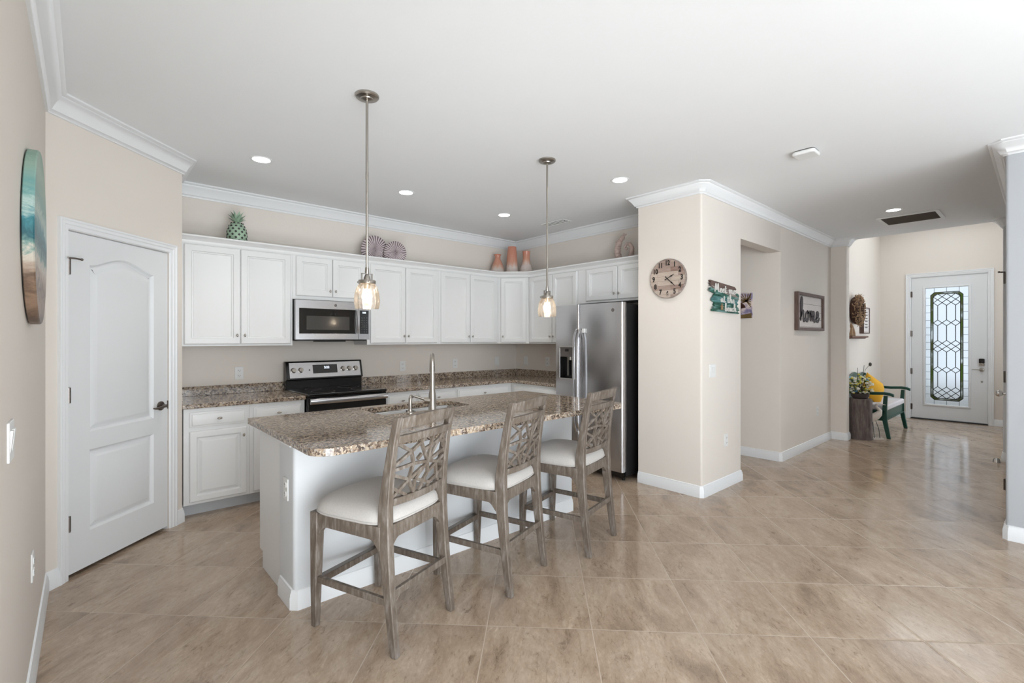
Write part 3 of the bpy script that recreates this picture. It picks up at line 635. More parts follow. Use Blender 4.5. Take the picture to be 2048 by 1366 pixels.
plate('wall_outlet', 'white outlet above the counter just right of the stove, left of the faucet', (2.793, BY, 1.077), 0)
plate('wall_outlet', 'white outlet above the back counter just right of the tall faucet', (3.547, BY, 1.081), 0)
plate('light_switch', 'white rocker switch on the back wall left of the kitchen corner', (4.25, BY, 1.09), 0, 'switch')
plate('light_switch', 'white rocker switch on the side wall right of the kitchen corner', (BX, 4.871, 1.095), -90, 'switch')
plate('wall_outlet', 'white outlet on the side wall next to the refrigerator', (BX, 4.45, 1.095), -90)
plate('light_switch', 'white double rocker switch on the shaded pillar face below the beach sign', (4.228, PYN, 1.11), 0, 'switch', 0.116)
plate('wall_outlet', 'white outlet low on the shaded pillar face', (4.502, PYN, 0.445), 0)
plate('wall_outlet', 'white outlet low on the hall wall below the home sign', (7.199, PYN, 0.445), 0)

# ------------------------------------------------------------------ cabinets
def knob_b(x, z, y=-0.02):
    b = B().tube([(x, y, z), (x, y - 0.014, z)], 0.005, 8); b.ell((x, y - 0.02, z), (0.0085, 0.0065, 0.0145), 12, 8); return b
def hknob_b(x, z, y=-0.02):
    b = B().tube([(x, y, z), (x, y - 0.014, z)], 0.005, 8); b.ell((x, y - 0.02, z), (0.019, 0.007, 0.0085), 12, 8); return b
DPROF = [(0, 0), (0, 0.014), (0.003, 0.018), (0.007, 0.020), (0.050, 0.020), (0.053, 0.017), (0.055, 0.011), (0.064, 0.011), (0.067, 0.006), (0.076, 0.003)]
RPROF = [(0, 0), (0, 0.014), (0.003, 0.018), (0.007, 0.020), (0.046, 0.020), (0.050, 0.010), (0.056, 0.004), (0.060, 0.004), (0.084, 0.016), (0.087, 0.016)]
WPROF = [(0, 0), (0, 0.010), (0.004, 0.012), (0.014, 0.014), (0.018, 0.019), (0.022, 0.020)]
def face(x0, z0, x1, z1, prof):
    b = B(); return rings_panel(b, rect(x0, z0, x1, z1), prof, lambda u, v, h: (u, -h, v))
def cabinet(name, label, loc, rz, w_, z0, z1, d, doors=(), drawers=(), group=None, kick=False, prof=DPROF):
    t = thing(name, label, 'cabinet', (loc[0], loc[1], 0), rz, group)
    obj('body', B().box((0, 0.0, z0), (w_, d, z1)), 'cabinet', t, bevel=0.001)
    if kick: obj('toe_kick', B().box((0.0, 0.075, 0.0), (w_, 0.10, z0)), 'kick', t)
    for (a, c, e_, f_, kx_, kz_) in doors:
        o = obj('door', face(a, c, e_, f_, prof), 'cabinet', t, angle=20)
        if kx_ is not None: obj('knob', knob_b(kx_, kz_), 'nickel', o)
    for (a, c, e_, f_, kx_) in drawers:
        o = obj('drawer', face(a, c, e_, f_, WPROF), 'cabinet', t, angle=20)
        if kx_ is not None: obj('knob', hknob_b(kx_, (c + f_) / 2), 'nickel', o)
    return t
UF = 4.75; UG = 'white wall cabinets'; Z0, Z1 = 1.337, 2.215; A, Cc = 1.353, 2.188
def upperA(x0, x1, d1, d2, k1, k2, label, z0=Z0, a=A, kz=1.43):
    return cabinet('wall_cabinet', label, (x0, UF), 0, x1 - x0 - 0.001, z0, Z1, BY - UF - 0.002,
                   doors=[(d1[0] - x0, a, d1[1] - x0, Cc, k1 - x0, kz), (d2[0] - x0, a, d2[1] - x0, Cc, k2 - x0, kz)], group=UG)
upperA(0.56, 1.455, (0.600, 1.012), (1.018, 1.434), 0.985, 1.045, 'large two-door white wall cabinet at far left beside the pantry corner')
upperA(1.455, 2.198, (1.483, 1.827), (1.833, 2.170), 1.80, 1.856, 'short two-door white wall cabinet above the microwave', 1.778, 1.812, 1.87)
upperA(2.198, 3.085, (2.230, 2.640), (2.648, 3.055), 2.617, 2.671, 'two-door white wall cabinet just right of the microwave')
upperA(3.085, 4.0, (3.110, 3.526), (3.540, 3.962), 3.503, 3.563, 'two-door white wall cabinet between the microwave side unit and the corner cabinet')
# corner unit with diagonal face
t = thing('corner_wall_cabinet', 'single-door white wall cabinet set diagonally in the kitchen corner under the vases', 'cabinet', (4.001, UF, 0), -45, UG)
b = B(); b.prism([(0.0, 0.0), (0.394, 0.0), (0.394 + 0.23, 0.232), (0.197, 0.656), (-0.230, 0.232)], Z0, Z1); obj('body', b, 'cabinet', t)
o = obj('door', face(0.032, A, 0.362, Cc, DPROF), 'cabinet', t, angle=20); obj('knob', knob_b(0.062, 1.43), 'nickel', o)
UXF = 4.28
def upperB(y0, y1, ds, label, z0=Z0, a=A, kz=1.43):
    return cabinet('wall_cabinet', label, (UXF, y0), -90, y0 - y1 - 0.001, z0, Z1, BX - UXF - 0.002, doors=[(y0 - p, a, y0 - q_, Cc, y0 - k, kz) for p, q_, k in ds], group=UG)
upperB(4.470, 3.636, [(4.445, 4.045, 4.068), (4.037, 3.650, 4.012)], 'two-door white wall cabinet right of the corner, left of the refrigerator')
upperB(3.635, 2.665, [(3.505, 3.080, 3.105), (3.072, 2.690, 3.047)], 'short two-door white wall cabinet above the refrigerator', 1.805, 1.828, 1.89)
# cornice running along the cabinet tops
b = B(); CP = [(-0.02, 2.195), (0.004, 2.195), (0.010, 2.203), (0.012, 2.222), (0.020, 2.230), (0.034, 2.243), (0.040, 2.246), (0.050, 2.252), (0.050, 2.264), (-0.02, 2.264)]
cpath = [(0.562, UF), (3.93, UF), (3.97, UF - 0.008), (4.01, UF - 0.028), (4.252, UF - 0.27), (4.272, UF - 0.31), (UXF, UF - 0.35), (UXF, 2.667)]
sweep(b, cpath[::-1], [(o_, h_) for o_, h_ in CP]); 
# flip so that the profile projects into the room
b = B(); sweep(b, cpath[::-1], [(o_, h_) for o_, h_ in CP])
tag(obj('cabinet_cornice', b, 'cabinet'), 'white stepped cornice running along the tops of the wall cabinets', 'moulding')

BF = 4.455; BG = 'white base cabinets'
def baseA(x0, x1, drs, dws, label):
    return cabinet('base_cabinet', label, (x0, BF), 0, x1 - x0 - 0.001, 0.098, 0.852, BY - BF - 0.002, doors=[(a - x0, 0.12, c - x0, 0.672, k - x0, 0.607) for a, c, k in drs],
                   drawers=[(a - x0, 0.703, c - x0, 0.822, (a + c) / 2 - x0) for a, c in dws], group=BG, kick=True, prof=RPROF)
baseA(0.56, 1.022, [(0.598, 0.998, 0.972)], [(0.598, 0.998)], 'white base cabinet at the far left beside the pantry wall')
baseA(1.022, 1.468, [(1.050, 1.44, 1.415)], [(1.050, 1.44)], 'white base cabinet immediately left of the stove')
baseA(2.252, 2.618, [(2.272, 2.604, 2.30)], [(2.272, 2.604)], 'narrow white base cabinet immediately right of the stove')
baseA(2.618, 3.128, [(2.632, 3.112, 2.66)], [(2.632, 3.112)], 'white base cabinet behind the island sink faucet')
baseA(3.128, 3.965, [(3.142, 3.51, 3.48), (3.52, 3.895, 3.55)], [(3.142, 3.895)], 'wide white base cabinet ending at the kitchen corner')
cabinet('base_cabinet', 'white base cabinet on the side wall between corner and refrigerator', (3.965, 4.455), -90, 0.815, 0.098, 0.852, BX - 3.965 - 0.002, doors=[(0.05, 0.12, 0.42, 0.672, 0.39, 0.607), (0.43, 0.12, 0.80, 0.672, 0.46, 0.607)], drawers=[(0.05, 0.703, 0.80, 0.822, 0.425)], group=BG, kick=True, prof=RPROF)
# countertops
CT = 0.888; ce = 4.425
t = thing('countertop', 'speckled brown granite counter left of the stove', 'countertop', (0.56, 4.42, 0))
t.location = (0, 0, 0)
obj('slab', B().box((0.548, ce, 0.853), (1.470, BY - 0.001, CT)), 'granite', t, bevel=0.006, seg=3)
obj('backsplash', B().box((0.548, BY - 0.02, CT), (1.470, BY - 0.001, 0.972)), 'granite', t, bevel=0.002)
obj('side_splash', B().box((0.548, 4.50, CT), (0.562, BY - 0.021, 0.972)), 'granite', t, bevel=0.002)
t = thing('countertop', 'speckled brown granite L-shaped counter from stove round the corner to the refrigerator', 'countertop', (0, 0, 0))
obj('slab', B().prism([(2.250, ce), (3.925, ce), (3.935, ce - 0.01), (3.935, 3.650), (BX - 0.001, 3.650), (BX - 0.001, BY - 0.001), (2.250, BY - 0.001)], 0.853, CT), 'granite', t, bevel=0.006, seg=3)
obj('backsplash', B().box((2.250, BY - 0.02, CT), (BX - 0.001, BY - 0.001, 0.972)).box((BX - 0.02, 3.650, CT), (BX - 0.001, BY - 0.02, 0.972)), 'granite', t, bevel=0.002)

# ------------------------------------------------------------------ range
RG = thing('range', 'stainless and black electric range below the microwave', 'stove', (1.476, 4.40, 0)); rw = 0.766; rd = BY - 4.40 - 0.025
obj('body', B().box((0, 0.03, 0.09), (rw, rd, 0.872)), 'black', RG, bevel=0.003)
obj('kick_panel', B().box((0.02, 0.07, 0), (rw - 0.02, 0.09, 0.09)), 'blackmat', RG)
ct = obj('cooktop', B().box((-0.002, -0.005, 0.873), (rw + 0.002, rd, 0.902)), 'glass_black', RG, bevel=0.008, seg=3)
for x, y, r_ in ((0.2, 0.17, 0.105), (0.56, 0.17, 0.085), (0.2, 0.44, 0.075), (0.56, 0.44, 0.105)):
    obj('burner_ring', B().lathe([(r_ - 0.0015, 0.9022), (r_ + 0.0015, 0.9022), (r_ + 0.0015, 0.9028), (r_ - 0.0015, 0.9028)], 40, (x, y, 0)), 'darkgrey', ct)
dr = obj('oven_door', B().box((0.004, 0.0, 0.25), (rw - 0.004, 0.03, 0.868)), 'black', RG, bevel=0.004)
obj('oven_window', B().box((0.12, -0.003, 0.36), (rw - 0.12, 0.0, 0.66)), 'glass_black', dr)
hb = B(); hb.loft([[(x, -0.055 + 0.015 * math.cos(a) + 0.018 * (abs(x / rw - 0.5) * 2) ** 6, 0.836 + 0.026 * math.sin(a)) for a in [k * math.pi / 6 for k in range(12)]] for x in [0.012 + (rw - 0.024) * i / 16 for i in range(17)]])
hb.box((0.02, -0.05, 0.822), (0.05, 0.0, 0.85)).box((rw - 0.05, -0.05, 0.822), (rw - 0.02, 0.0, 0.85)); obj('oven_handle', hb, 'steel', dr)
obj('drawer', B().box((0.004, 0.0, 0.095), (rw - 0.004, 0.03, 0.24)), 'steel', RG, bevel=0.004)
gy = rd - 0.10
bg = obj('backguard', B().prism([(gy + 0.035, 0.90), (rd, 0.90), (rd, 1.172), (gy + 0.05, 1.172), (gy + 0.045, 1.165), (gy, 1.0), (gy, 0.992), (gy + 0.03, 0.985)], -0.012, rw + 0.004, 'x'), 'black', RG, bevel=0.003)
sl = math.atan2(0.045, 0.165)
def gp(x, t_, out): # point on sloped guard face
    return (x, gy + 0.045 * t_ - out * math.cos(sl), 1.0 + 0.165 * t_ + out * math.sin(sl) * 1.0)
def gbox(x0, t0, x1, t1, o0, o1):
    return B().add([gp(x0, t0, o0), gp(x1, t0, o0), gp(x1, t1, o0), gp(x0, t1, o0), gp(x0, t0, o1), gp(x1, t0, o1), gp(x1, t1, o1), gp(x0, t1, o1)], [(0, 1, 2, 3), (4, 5, 6, 7), (0, 1, 5, 4), (1, 2, 6, 5), (2, 3, 7, 6), (3, 0, 4, 7)])
cp = obj('control_panel', gbox(0.018, 0.05, rw - 0.02, 0.95, 0, 0.003), 'steel', bg)
obj('display_window', gbox(0.245, 0.28, 0.495, 0.80, 0.003, 0.006), 'glass_black', bg, bevel=0.002)
rotg = (R(90) - sl, 0, 0)
text('clock_digits', '2:22', 0.032, 'display', bg, gp(0.385, 0.62, 0.0068), rotg, 0.0004)
for kx_ in (0.055, 0.125, 0.555, 0.622, 0.692):
    kb = B(); kb.T = Matrix.Translation(gp(kx_, 0.5, 0.003)) @ Matrix.Rotation(R(90) - sl, 4, 'X')
    kb.lathe([(0.027, 0), (0.027, 0.004), (0.022, 0.006), (0.021, 0.024), (0.019, 0.028), (0.001, 0.029)], 20).box((-0.004, -0.02, 0.024), (0.004, 0.02, 0.034)); obj('knob', kb, 'nickel', bg)
kb = B(); kb.T = Matrix.Translation(gp(0.21, 0.5, 0.003)) @ Matrix.Rotation(R(90) - sl, 4, 'X'); kb.lathe([(0.007, 0), (0.007, 0.003), (0.001, 0.004)], 14); obj('indicator_light', kb, 'black', bg)

# ------------------------------------------------------------------ microwave
MW = thing('microwave', 'stainless over-the-range microwave with black glass door', 'microwave', (1.460, 4.68, 0)); mw = 0.732; m0, m1 = 1.392, 1.770
obj('case', B().box((0.0, 0.03, m0), (mw, 0.385, m1)).box((0.02, 0.03, m0 - 0.012), (mw - 0.02, 0.36, m0)), 'black', MW, bevel=0.002)
obj('vent_grille', B().box((0.23, 0.05, m0 - 0.022), (0.50, 0.20, m0 - 0.010)), 'blackmat', MW)
md = obj('door', B().slab(rect(0.0, m0, 0.612, m1), [rect(0.033, 1.450, 0.588, 1.690)], 0.0, 0.03, 'y'), 'steel', MW, bevel=0.002)
obj('glass_panel', B().box((0.033, 0.003, 1.450), (0.588, 0.02, 1.690)), 'glass_black', md)
obj('window', B().box((0.100, 0.0015, 1.487), (0.520, 0.004, 1.620)), 'mwwindow', md)
obj('handle', B().loft([[(0.590 + dx_, -0.006 - 0.022 * math.sin(math.pi * i / 10) + dy_, 1.452 + 0.236 * i / 10) for dx_, dy_ in ((0, -0.008), (0.022, -0.008), (0.022, 0.006), (0, 0.006))] for i in range(11)]), 'steel', md)
obj('side_frame', B().slab(rect(0.614, m0, mw, m1), [rect(0.628, 1.450, 0.722, 1.690)], 0.0, 0.03, 'y'), 'steel', MW, bevel=0.001)
kp = obj('control_panel', B().box((0.628, 0.002, 1.450), (0.722, 0.025, 1.690)), 'glass_black', MW)
text('clock_digits', '2:22', 0.022, 'display', kp, (0.675, 0.0014, 1.667), (R(90), 0, 0), 0.0004)
kb = B()
for r_ in range(7):
    for c_ in range(3): kb.box((0.645 + c_ * 0.026, 0.0012, 1.468 + r_ * 0.024), (0.655 + c_ * 0.026, 0.0022, 1.473 + r_ * 0.024))
obj('keypad_marks', kb, 'darkgrey', kp)
def emblem(parent, c, r_, rot=R(90)):
    b = B(); b.T = Matrix.Translation(c) @ Matrix.Rotation(rot, 4, 'X')
    b.lathe([(r_, 0), (r_, 0.0015), (r_ * 0.86, 0.0022), (r_ * 0.80, 0.0012), (0.001, 0.0012)], 24); o = obj('round_emblem', b, 'darkgrey', parent)
    text('emblem_script', 'GE', r_ * 1.0, 'nickel', o, (c[0], c[1] - 0.0018, c[2]), (R(90), 0, 0), 0.0004, shear=0.3)
emblem(md, (0.378, 0.0, 1.729), 0.013)

# ------------------------------------------------------------------ refrigerator
FR_ = thing('refrigerator', 'stainless side-by-side refrigerator with black sides between wall cabinets and pillar', 'refrigerator', (3.88, 3.63, 0), -90); fw = 0.89
obj('cabinet_body', B().box((0.004, 0.075, 0.045), (fw - 0.004, 0.722, 1.745)), 'blackmat', FR_, bevel=0.004)
obj('base_grille', B().box((0.02, 0.05, 0.035), (fw - 0.02, 0.075, 0.095)), 'black', FR_)
for x in (0.05, fw - 0.05): obj('foot', B().lathe([(0.001, 0), (0.016, 0), (0.016, 0.03), (0.008, 0.036), (0.008, 0.05)], 12, (x, 0.09, 0)), 'black', FR_)
def dpoly(x0, x1, l, r_):
    pts = [(x0, 0.065)]
    n = 6; cr = 0.022
    if l: pts += [(x0 + cr - cr * math.cos(R(90 * i / n)), cr - cr * math.sin(R(90 * i / n)) ) for i in range(n + 1)]
    else: pts += [(x0, 0.0)]
    if r_: pts += [(x1 - cr + cr * math.sin(R(90 * i / n)), cr - cr * math.cos(R(90 * i / n))) for i in range(n + 1)]
    else: pts += [(x1, 0.0)]
    return pts + [(x1, 0.065)]
c0, c1, cz0, cz1 = 0.066, 0.280, 0.962, 1.320; sx_ = 0.343
fz = B().prism(dpoly(0, sx_ - 0.002, 1, 1), 0.095, cz0).prism(dpoly(0, sx_ - 0.002, 1, 1), cz1, 1.760).prism(dpoly(0, c0, 1, 0), cz0, cz1).prism(dpoly(c1, sx_ - 0.002, 0, 1), cz0, cz1)
fd = obj('freezer_door', fz, 'steel', FR_)
obj('dispenser_frame', B().slab(rrect(c0 - 0.004, cz0 - 0.004, c1 + 0.004, cz1 + 0.004, 0.012), [rrect(c0 + 0.010, cz0 + 0.012, c1 - 0.006, cz1 - 0.012, 0.008)], -0.006, 0.004, 'y'), 'chrome', fd, bevel=0.002)
obj('dispenser_recess', B().box((c0, 0.055, cz0), (c1, 0.062, cz1)).box((c0, 0, cz0), (c0 + 0.004, 0.06, cz1)).box((c1 - 0.004, 0, cz0), (c1, 0.06, cz1)).box((c0, 0.0, cz0), (c1, 0.06, cz0 + 0.006)), 'black', fd)
dp = obj('dispenser_panel', B().box((c0 + 0.008, 0.0, 1.205), (c1 - 0.006, 0.02, cz1 - 0.012)), 'darkgrey', fd)
obj('screen', B().box((0.150, -0.002, 1.262), (0.198, 0.0, 1.290)), 'glass_black', dp)
obj('water_paddle', B().box((0.155, 0.03, 1.0), (0.17, 0.04, 1.20)).tube([(0.20, 0.03, 1.205), (0.20, 0.03, 1.17)], 0.02, 12), 'nickel', fd)
rd_ = obj('fridge_door', B().prism(dpoly(sx_ + 0.002, fw, 1, 1), 0.095, 1.760), 'steel', FR_)
for par, x in ((fd, 0.318), (rd_, 0.372)):
    pts = [(x, -0.012 - 0.040 * min(1, math.sin(math.pi * i / 20) * 4.0) - 0.014 * math.sin(math.pi * i / 20), 0.42 + 1.085 * i / 20) for i in range(21)]
    obj('handle', B().loft([[(p[0] + 0.011 * math.cos(a), p[1] + 0.010 * math.sin(a), p[2]) for a in [k * math.pi / 5 for k in range(10)]] for p in pts]), 'steel', par)
emblem(rd_, (0.777, 0.0, 1.684), 0.017)
tag(obj('child_lock', B().box((0.398, -0.020, 1.462), (0.432, -0.0005, 1.505)), 'plate', loc=(3.88, 3.63, 0), rot=(0, 0, R(-90)), bevel=0.003), 'small white plastic latch stuck beside the refrigerator handle top', 'latch')
b = B()
for i in range(3): b.box((-0.05, -0.0012, 1.375 + i * 0.022), (0.03, -0.0004, 1.389 + i * 0.022))
obj('side_sticker', B().box((0.0, 0, 0), (0.06, 0.0012, 0.07)), 'redblue', FR_, loc=(fw - 0.0042, 0.20, 1.37), rot=(0, 0, R(90)))

# ------------------------------------------------------------------ island
IX0, IX1, IY0, IY1 = 0.80, 2.97, 2.58, 3.284; IT = 0.895
IS = thing('kitchen_island', 'white kitchen island base under the large granite top', 'kitchen island', (0, 0, 0))
obj('knee_wall', B().prism(rrect(IX0 - 0.004, IY0, IX1, 2.82, 0.022, 5, (1, 1, 0, 0)), 0, 0.857), 'white_wall', IS)
obj('cabinet_body', B().box((IX0 + 0.006, 2.82, 0.0), (1.40, 3.20, 0.857)).box((1.40, 2.82, 0.0), (2.26, 3.20, 0.60)).box((2.26, 2.82, 0.0), (IX1 - 0.02, 3.20, 0.857)).box((IX0 + 0.006, 3.20, 0.098), (1.40, IY1 - 0.02, 0.857)).box((1.40, 3.20, 0.098), (2.26, IY1 - 0.02, 0.60)).box((1.40, 3.25, 0.60), (2.26, IY1 - 0.02, 0.857)).box((2.26, 3.20, 0.098), (IX1 - 0.02, IY1 - 0.02, 0.857)), 'cabinet', IS)
for i in range(4):
    a = IX0 + 0.02 + i * 0.533; bb_ = face(0, 0.12, 0.515, 0.82, DPROF); o = obj('door', bb_, 'cabinet', IS, loc=(a + 0.515, IY1 - 0.02, 0), rot=(0, 0, R(180)), angle=20); obj('knob', knob_b(0.05, 0.74), 'nickel', o)
b = B(); sweep(b, [(IX1, 2.82), (IX1, IY0 + 0.02), (IX1 - 0.02, IY0), (IX0 + 0.018, IY0), (IX0 - 0.004, IY0 + 0.022), (IX0 - 0.004, 2.80)][::-1], [(-o_, h_) for o_, h_ in BB]); obj('baseboard', b, 'trim', IS)
obj('top_trim', B().box((IX0 - 0.012, 2.62, 0.835), (IX0 - 0.002, 2.84, 0.857)), 'trim', IS)
IT_ = thing('island_countertop', 'large speckled tan granite slab with sink cutout on the island', 'countertop', (0, 0, 0))
sx0, sx1, sy0, sy1 = 1.462, 2.205, 2.925, 3.290
obj('slab', B().slab(rrect(0.765, 2.195, 3.165, 3.385, 0.10, 8, (1, 1, 0, 0)), [rrect(sx0, sy0, sx1, sy1, 0.06, 5)], IT - 0.037, IT), 'granite', IT_, bevel=0.007, seg=3)
plate('wall_outlet', 'white outlet on the left end of the island', (IX0 - 0.004, 2.70, 0.60), -90)
SK = thing('sink', 'double bowl stainless steel sink set into the island top', 'sink', (0, 0, 0))
for x0, x1 in ((sx0 - 0.008, 1.822), (1.846, sx1 + 0.008)):
    b = B(); zt = IT - 0.039; y0, y1 = sy0 - 0.008, sy1 + 0.008
    lps = [[(u, v, z) for u, v in rrect(x0 + i_, y0 + i_, x1 - i_, y1 - i_, 0.055 - i_ * 0.5, 5)] for i_, z in ((-0.0, zt), (0.004, zt), (0.010, zt - 0.17), (0.035, zt - 0.20))]
    b.loft(lps, caps=False); b.add(lps[-1], [tuple(range(len(lps[-1])))]); o = obj('basin', b, 'sinksteel', SK, angle=60)
    o.modifiers.new('solid', 'SOLIDIFY').thickness = 0.0015
    obj('drain', B().lathe([(0.001, 0.0), (0.03, 0.0), (0.04, 0.003), (0.045, 0.001)], 20, ((x0 + x1) / 2, (y0 + y1) / 2, zt - 0.1985)), 'chrome', o)
obj('bowl_divider', B().box((1.818, sy0 - 0.008, IT - 0.075), (1.850, sy1 + 0.008, IT - 0.045)), 'steel', SK, bevel=0.005)
FC = thing('faucet', 'tall brushed nickel kitchen faucet rising behind the nearest stool', 'faucet', (1.795, 2.845, IT), -32)
b = B().lathe([(0.001, 0), (0.031, 0), (0.031, 0.006), (0.027, 0.012), (0.026, 0.09), (0.024, 0.12), (0.019, 0.15), (0.0165, 0.24), (0.015, 0.33)], 20)
pts = [(0, 0, 0.32)] + [(0, 0.055 - 0.055 * math.cos(R(a)), 0.335 + 0.055 * math.sin(R(a))) for a in range(0, 181, 18)] + [(0, 0.112, 0.32), (0, 0.116, 0.27)]
b.tube(pts, [0.0155] * 9 + [0.016, 0.017, 0.018, 0.019, 0.021][:len(pts) - 9], 14); obj('spout', b, 'nickel', FC)
b = B().tube([(-0.015, 0, 0.075), (-0.055, 0, 0.078)], [0.024, 0.022], 14).tube([(-0.05, 0.0, 0.083), (-0.085, -0.004, 0.096), (-0.135, -0.006, 0.112)], [0.010, 0.008, 0.007], 10); obj('handle', b, 'nickel', FC)
SD = thing('soap_dispenser', 'short curved nickel soap dispenser left of the tall faucet', 'soap dispenser', (1.635, 2.868, IT), 0)
obj('collar', B().lathe([(0.001, 0), (0.026, 0), (0.024, 0.008), (0.016, 0.014), (0.013, 0.03)], 18), 'nickel', SD)
b = B().tube([(0, 0, 0.02), (0, 0, 0.075), (0.004, 0.004, 0.10), (0.02, 0.02, 0.113), (0.045, 0.045, 0.103)], [0.011, 0.012, 0.013, 0.011, 0.008], 12); obj('pump_spout', b, 'nickel', SD)

# ------------------------------------------------------------------ counter stools
def make_stool(label):
    t = thing('counter_stool', label, 'stool', group='counter stools along the island')
    def sect(path, x):  # path of (y,z,w,d, dx)
        return B().loft([[(x + dx_ + a * w_ / 2, y + c * d_ / 2, z) for a, c in ((-1, -1), (1, -1), (1, 1), (-1, 1))] for y, z, w_, d_, dx_ in path])
    for s in (-1, 1):
        obj('leg', sect([(0.243, 0, 0.030, 0.030, 0), (0.240, 0.20, 0.038, 0.038, 0), (0.236, 0.42, 0.046, 0.046, -s * 0.002), (0.234, 0.562, 0.048, 0.048, -s * 0.002)], s * 0.212), 'stoolwood', t, bevel=0.004)
        P = [(-0.262, 0, 0.030, 0.034), (-0.245, 0.12, 0.033, 0.040), (-0.225, 0.28, 0.036, 0.046), (-0.208, 0.44, 0.038, 0.056), (-0.200, 0.56, 0.038, 0.062), (-0.202, 0.66, 0.036, 0.056), (-0.216, 0.78, 0.034, 0.046), (-0.240, 0.92, 0.032, 0.038), (-0.270, 1.055, 0.030, 0.030)]
        obj('leg', sect([(y, z, a, d_, -s * 0.010 * (z / 1.05)) for y, z, a, d_ in P], s * 0.208), 'stoolwood', t, bevel=0.004)
    def apron(p0, p1, ztop, ax):
        # polygon along the apron direction with bracketed ends
        a, c = p0, p1; n = 10; pts = [(a, ztop), (a, 0.455)]
        for i in range(n + 1): pts.append((a + 0.008 + 0.05 * i / n, 0.455 + 0.042 * math.sin(R(90 * i / n))))
        for i in range(n + 1): pts.append((c - 0.058 + 0.05 * i / n, 0.497 - 0.042 * (1 - math.cos(R(90 * i / n)))))
        return pts + [(c, 0.455), (c, ztop)]
    b = B(); b.prism(apron(-0.19, 0.19, 0.560, 'y'), 0.222, 0.250, 'y'); b.prism(apron(-0.185, 0.185, 0.560, 'y'), -0.215, -0.190, 'y')
    b.prism(apron(-0.185, 0.215, 0.560, 'x'), 0.200, 0.226, 'x'); b.prism(apron(-0.185, 0.215, 0.560, 'x'), -0.226, -0.200, 'x')
    obj('seat_frame', b, 'stoolwood', t, bevel=0.002)
    # cushion
    b = B(); N = 48; rings = []
    def pl(a, k):
        e_ = 0.42; cx, sy = math.cos(a), math.sin(a)
        x = abs(cx) ** e_ * (1 if cx > 0 else -1); y = abs(sy) ** e_ * (1 if sy > 0 else -1)
        wd = 0.232 + 0.022 * (y * 0.5 + 0.5); bow = 0.018 * (1 - x * x) * (1 if y > 0 else 0.3)
        return (x * wd * k, (y * 0.232 + bow * (1 if y > 0 else -1)) * k + 0.018)
    for k, z in ((0.90, 0.560), (0.985, 0.563), (1.0, 0.575), (0.995, 0.590), (0.97, 0.608), (0.90, 0.626), (0.75, 0.643), (0.5, 0.654), (0.25, 0.659), (0.05, 0.660)):
        rings.append([(*pl(2 * math.pi * i / N, k), z) for i in range(N)])
    b.loft(rings, True); cu = obj('cushion', b, 'linen', t, angle=70)
    b = B(); b.tube([(*pl(2 * math.pi * i / N, 1.002), 0.572) for i in range(N + 1)], 0.0035, 6, caps=False); obj('piping', b, 'linen', cu)
    # stretchers
    for s in (-1, 1): obj('stretcher', B().bar((s * 0.211, -0.222, 0.232), (s * 0.212, 0.228, 0.232), 0.020, 0.032), 'stoolwood', t, bevel=0.003)
    obj('stretcher', B().bar((-0.20, -0.232, 0.262), (0.20, -0.232, 0.262), 0.020, 0.034), 'stoolwood', t, bevel=0.003)
    fs = obj('footrest', B().bar((-0.20, 0.238, 0.215), (0.20, 0.238, 0.215), 0.026, 0.034), 'stoolwood', t, bevel=0.003)
    obj('metal_plate', B().box((-0.188, 0.223, 0.2325), (0.188, 0.253, 0.2345)), 'pewter', fs)
    # back rails, bowed
    yb = lambda z: -0.205 - 0.0 * z - (0.0 if z < 0.66 else (z - 0.66) * 0.165 + max(0, z - 0.9) * 0.06)
    def rail(z0, z1, arcz=0.0, dep=0.024, name='rail'):
        b = B(); rings = []
        for i in range(15):
            u = -1 + 2 * i / 14; x = u * 0.187; y = -0.024 * (1 - u * u); zz = arcz * (1 - u * u)
            rings.append([(x, yb(z0) + y - dep / 2, z0 + zz * 0.3), (x, yb(z0) + y + dep / 2, z0 + zz * 0.3), (x, yb(z1) + y + dep / 2, z1 + zz), (x, yb(z1) + y - dep / 2, z1 + zz)])
        b.loft(rings); return obj(name, b, 'stoolwood', t, bevel=0.003)
    rail(0.998, 1.050, 0.010, name='top_rail'); rail(0.932, 0.968, 0.004, name='middle_rail'); rail(0.645, 0.679, 0.0, name='lower_rail')
    # lattice
    Hb = (.57, .52); A_ = (.24, .80); Bn = (.30, .56); Cn = (.25, .28)
    segs = [(A_, (0, 1)), (A_, (.46, 1)), (A_, (0, .60)), (A_, Bn), (Bn, (0, .52)), (Bn, Hb), (Bn, Cn), (Cn, (0, .44)), (Cn, (.10, .12)), ((.10, .12), (0, .22)), ((.10, .12), (.0, .0)), (Cn, (.36, .0)), (Cn, (.48, .44)),
            (Hb, (.36, 1)), (Hb, (.62, 1)), (Hb, (.86, 1)), (Hb, (1, .64)), (Hb, (1, .36)), (Hb, (.36, .26)), (Hb, (.60, .30)), ((.45, .76), (.74, .86)), ((.74, .86), (1, .80)), ((.86, 1), (1, .56)), ((.74, .86), (1, .98)),
            ((.36, .26), (.52, .16)), ((.52, .16), (.60, .30)), ((.52, .16), (.46, 0)), ((.60, .30), (.78, .42)), ((.78, .42), (.84, .16)), ((.84, .16), (.66, .08)), ((.66, .08), (.52, .16)), ((.66, .08), (.64, 0)), ((.84, .16), (1, .24)), ((.84, .16), (.92, 0)), ((.78, .42), (1, .50)), ((.36, .0), (.36, .26)), ((.10, .12), (.24, 0)), ((.36, .62), (.43, .70))]
    b = B()
    def LP(p):
        u = -1 + 2 * p[0]; z = 0.677 + 0.257 * p[1]; return Vector((u * 0.186, yb(z) - 0.024 * (1 - u * u), z))
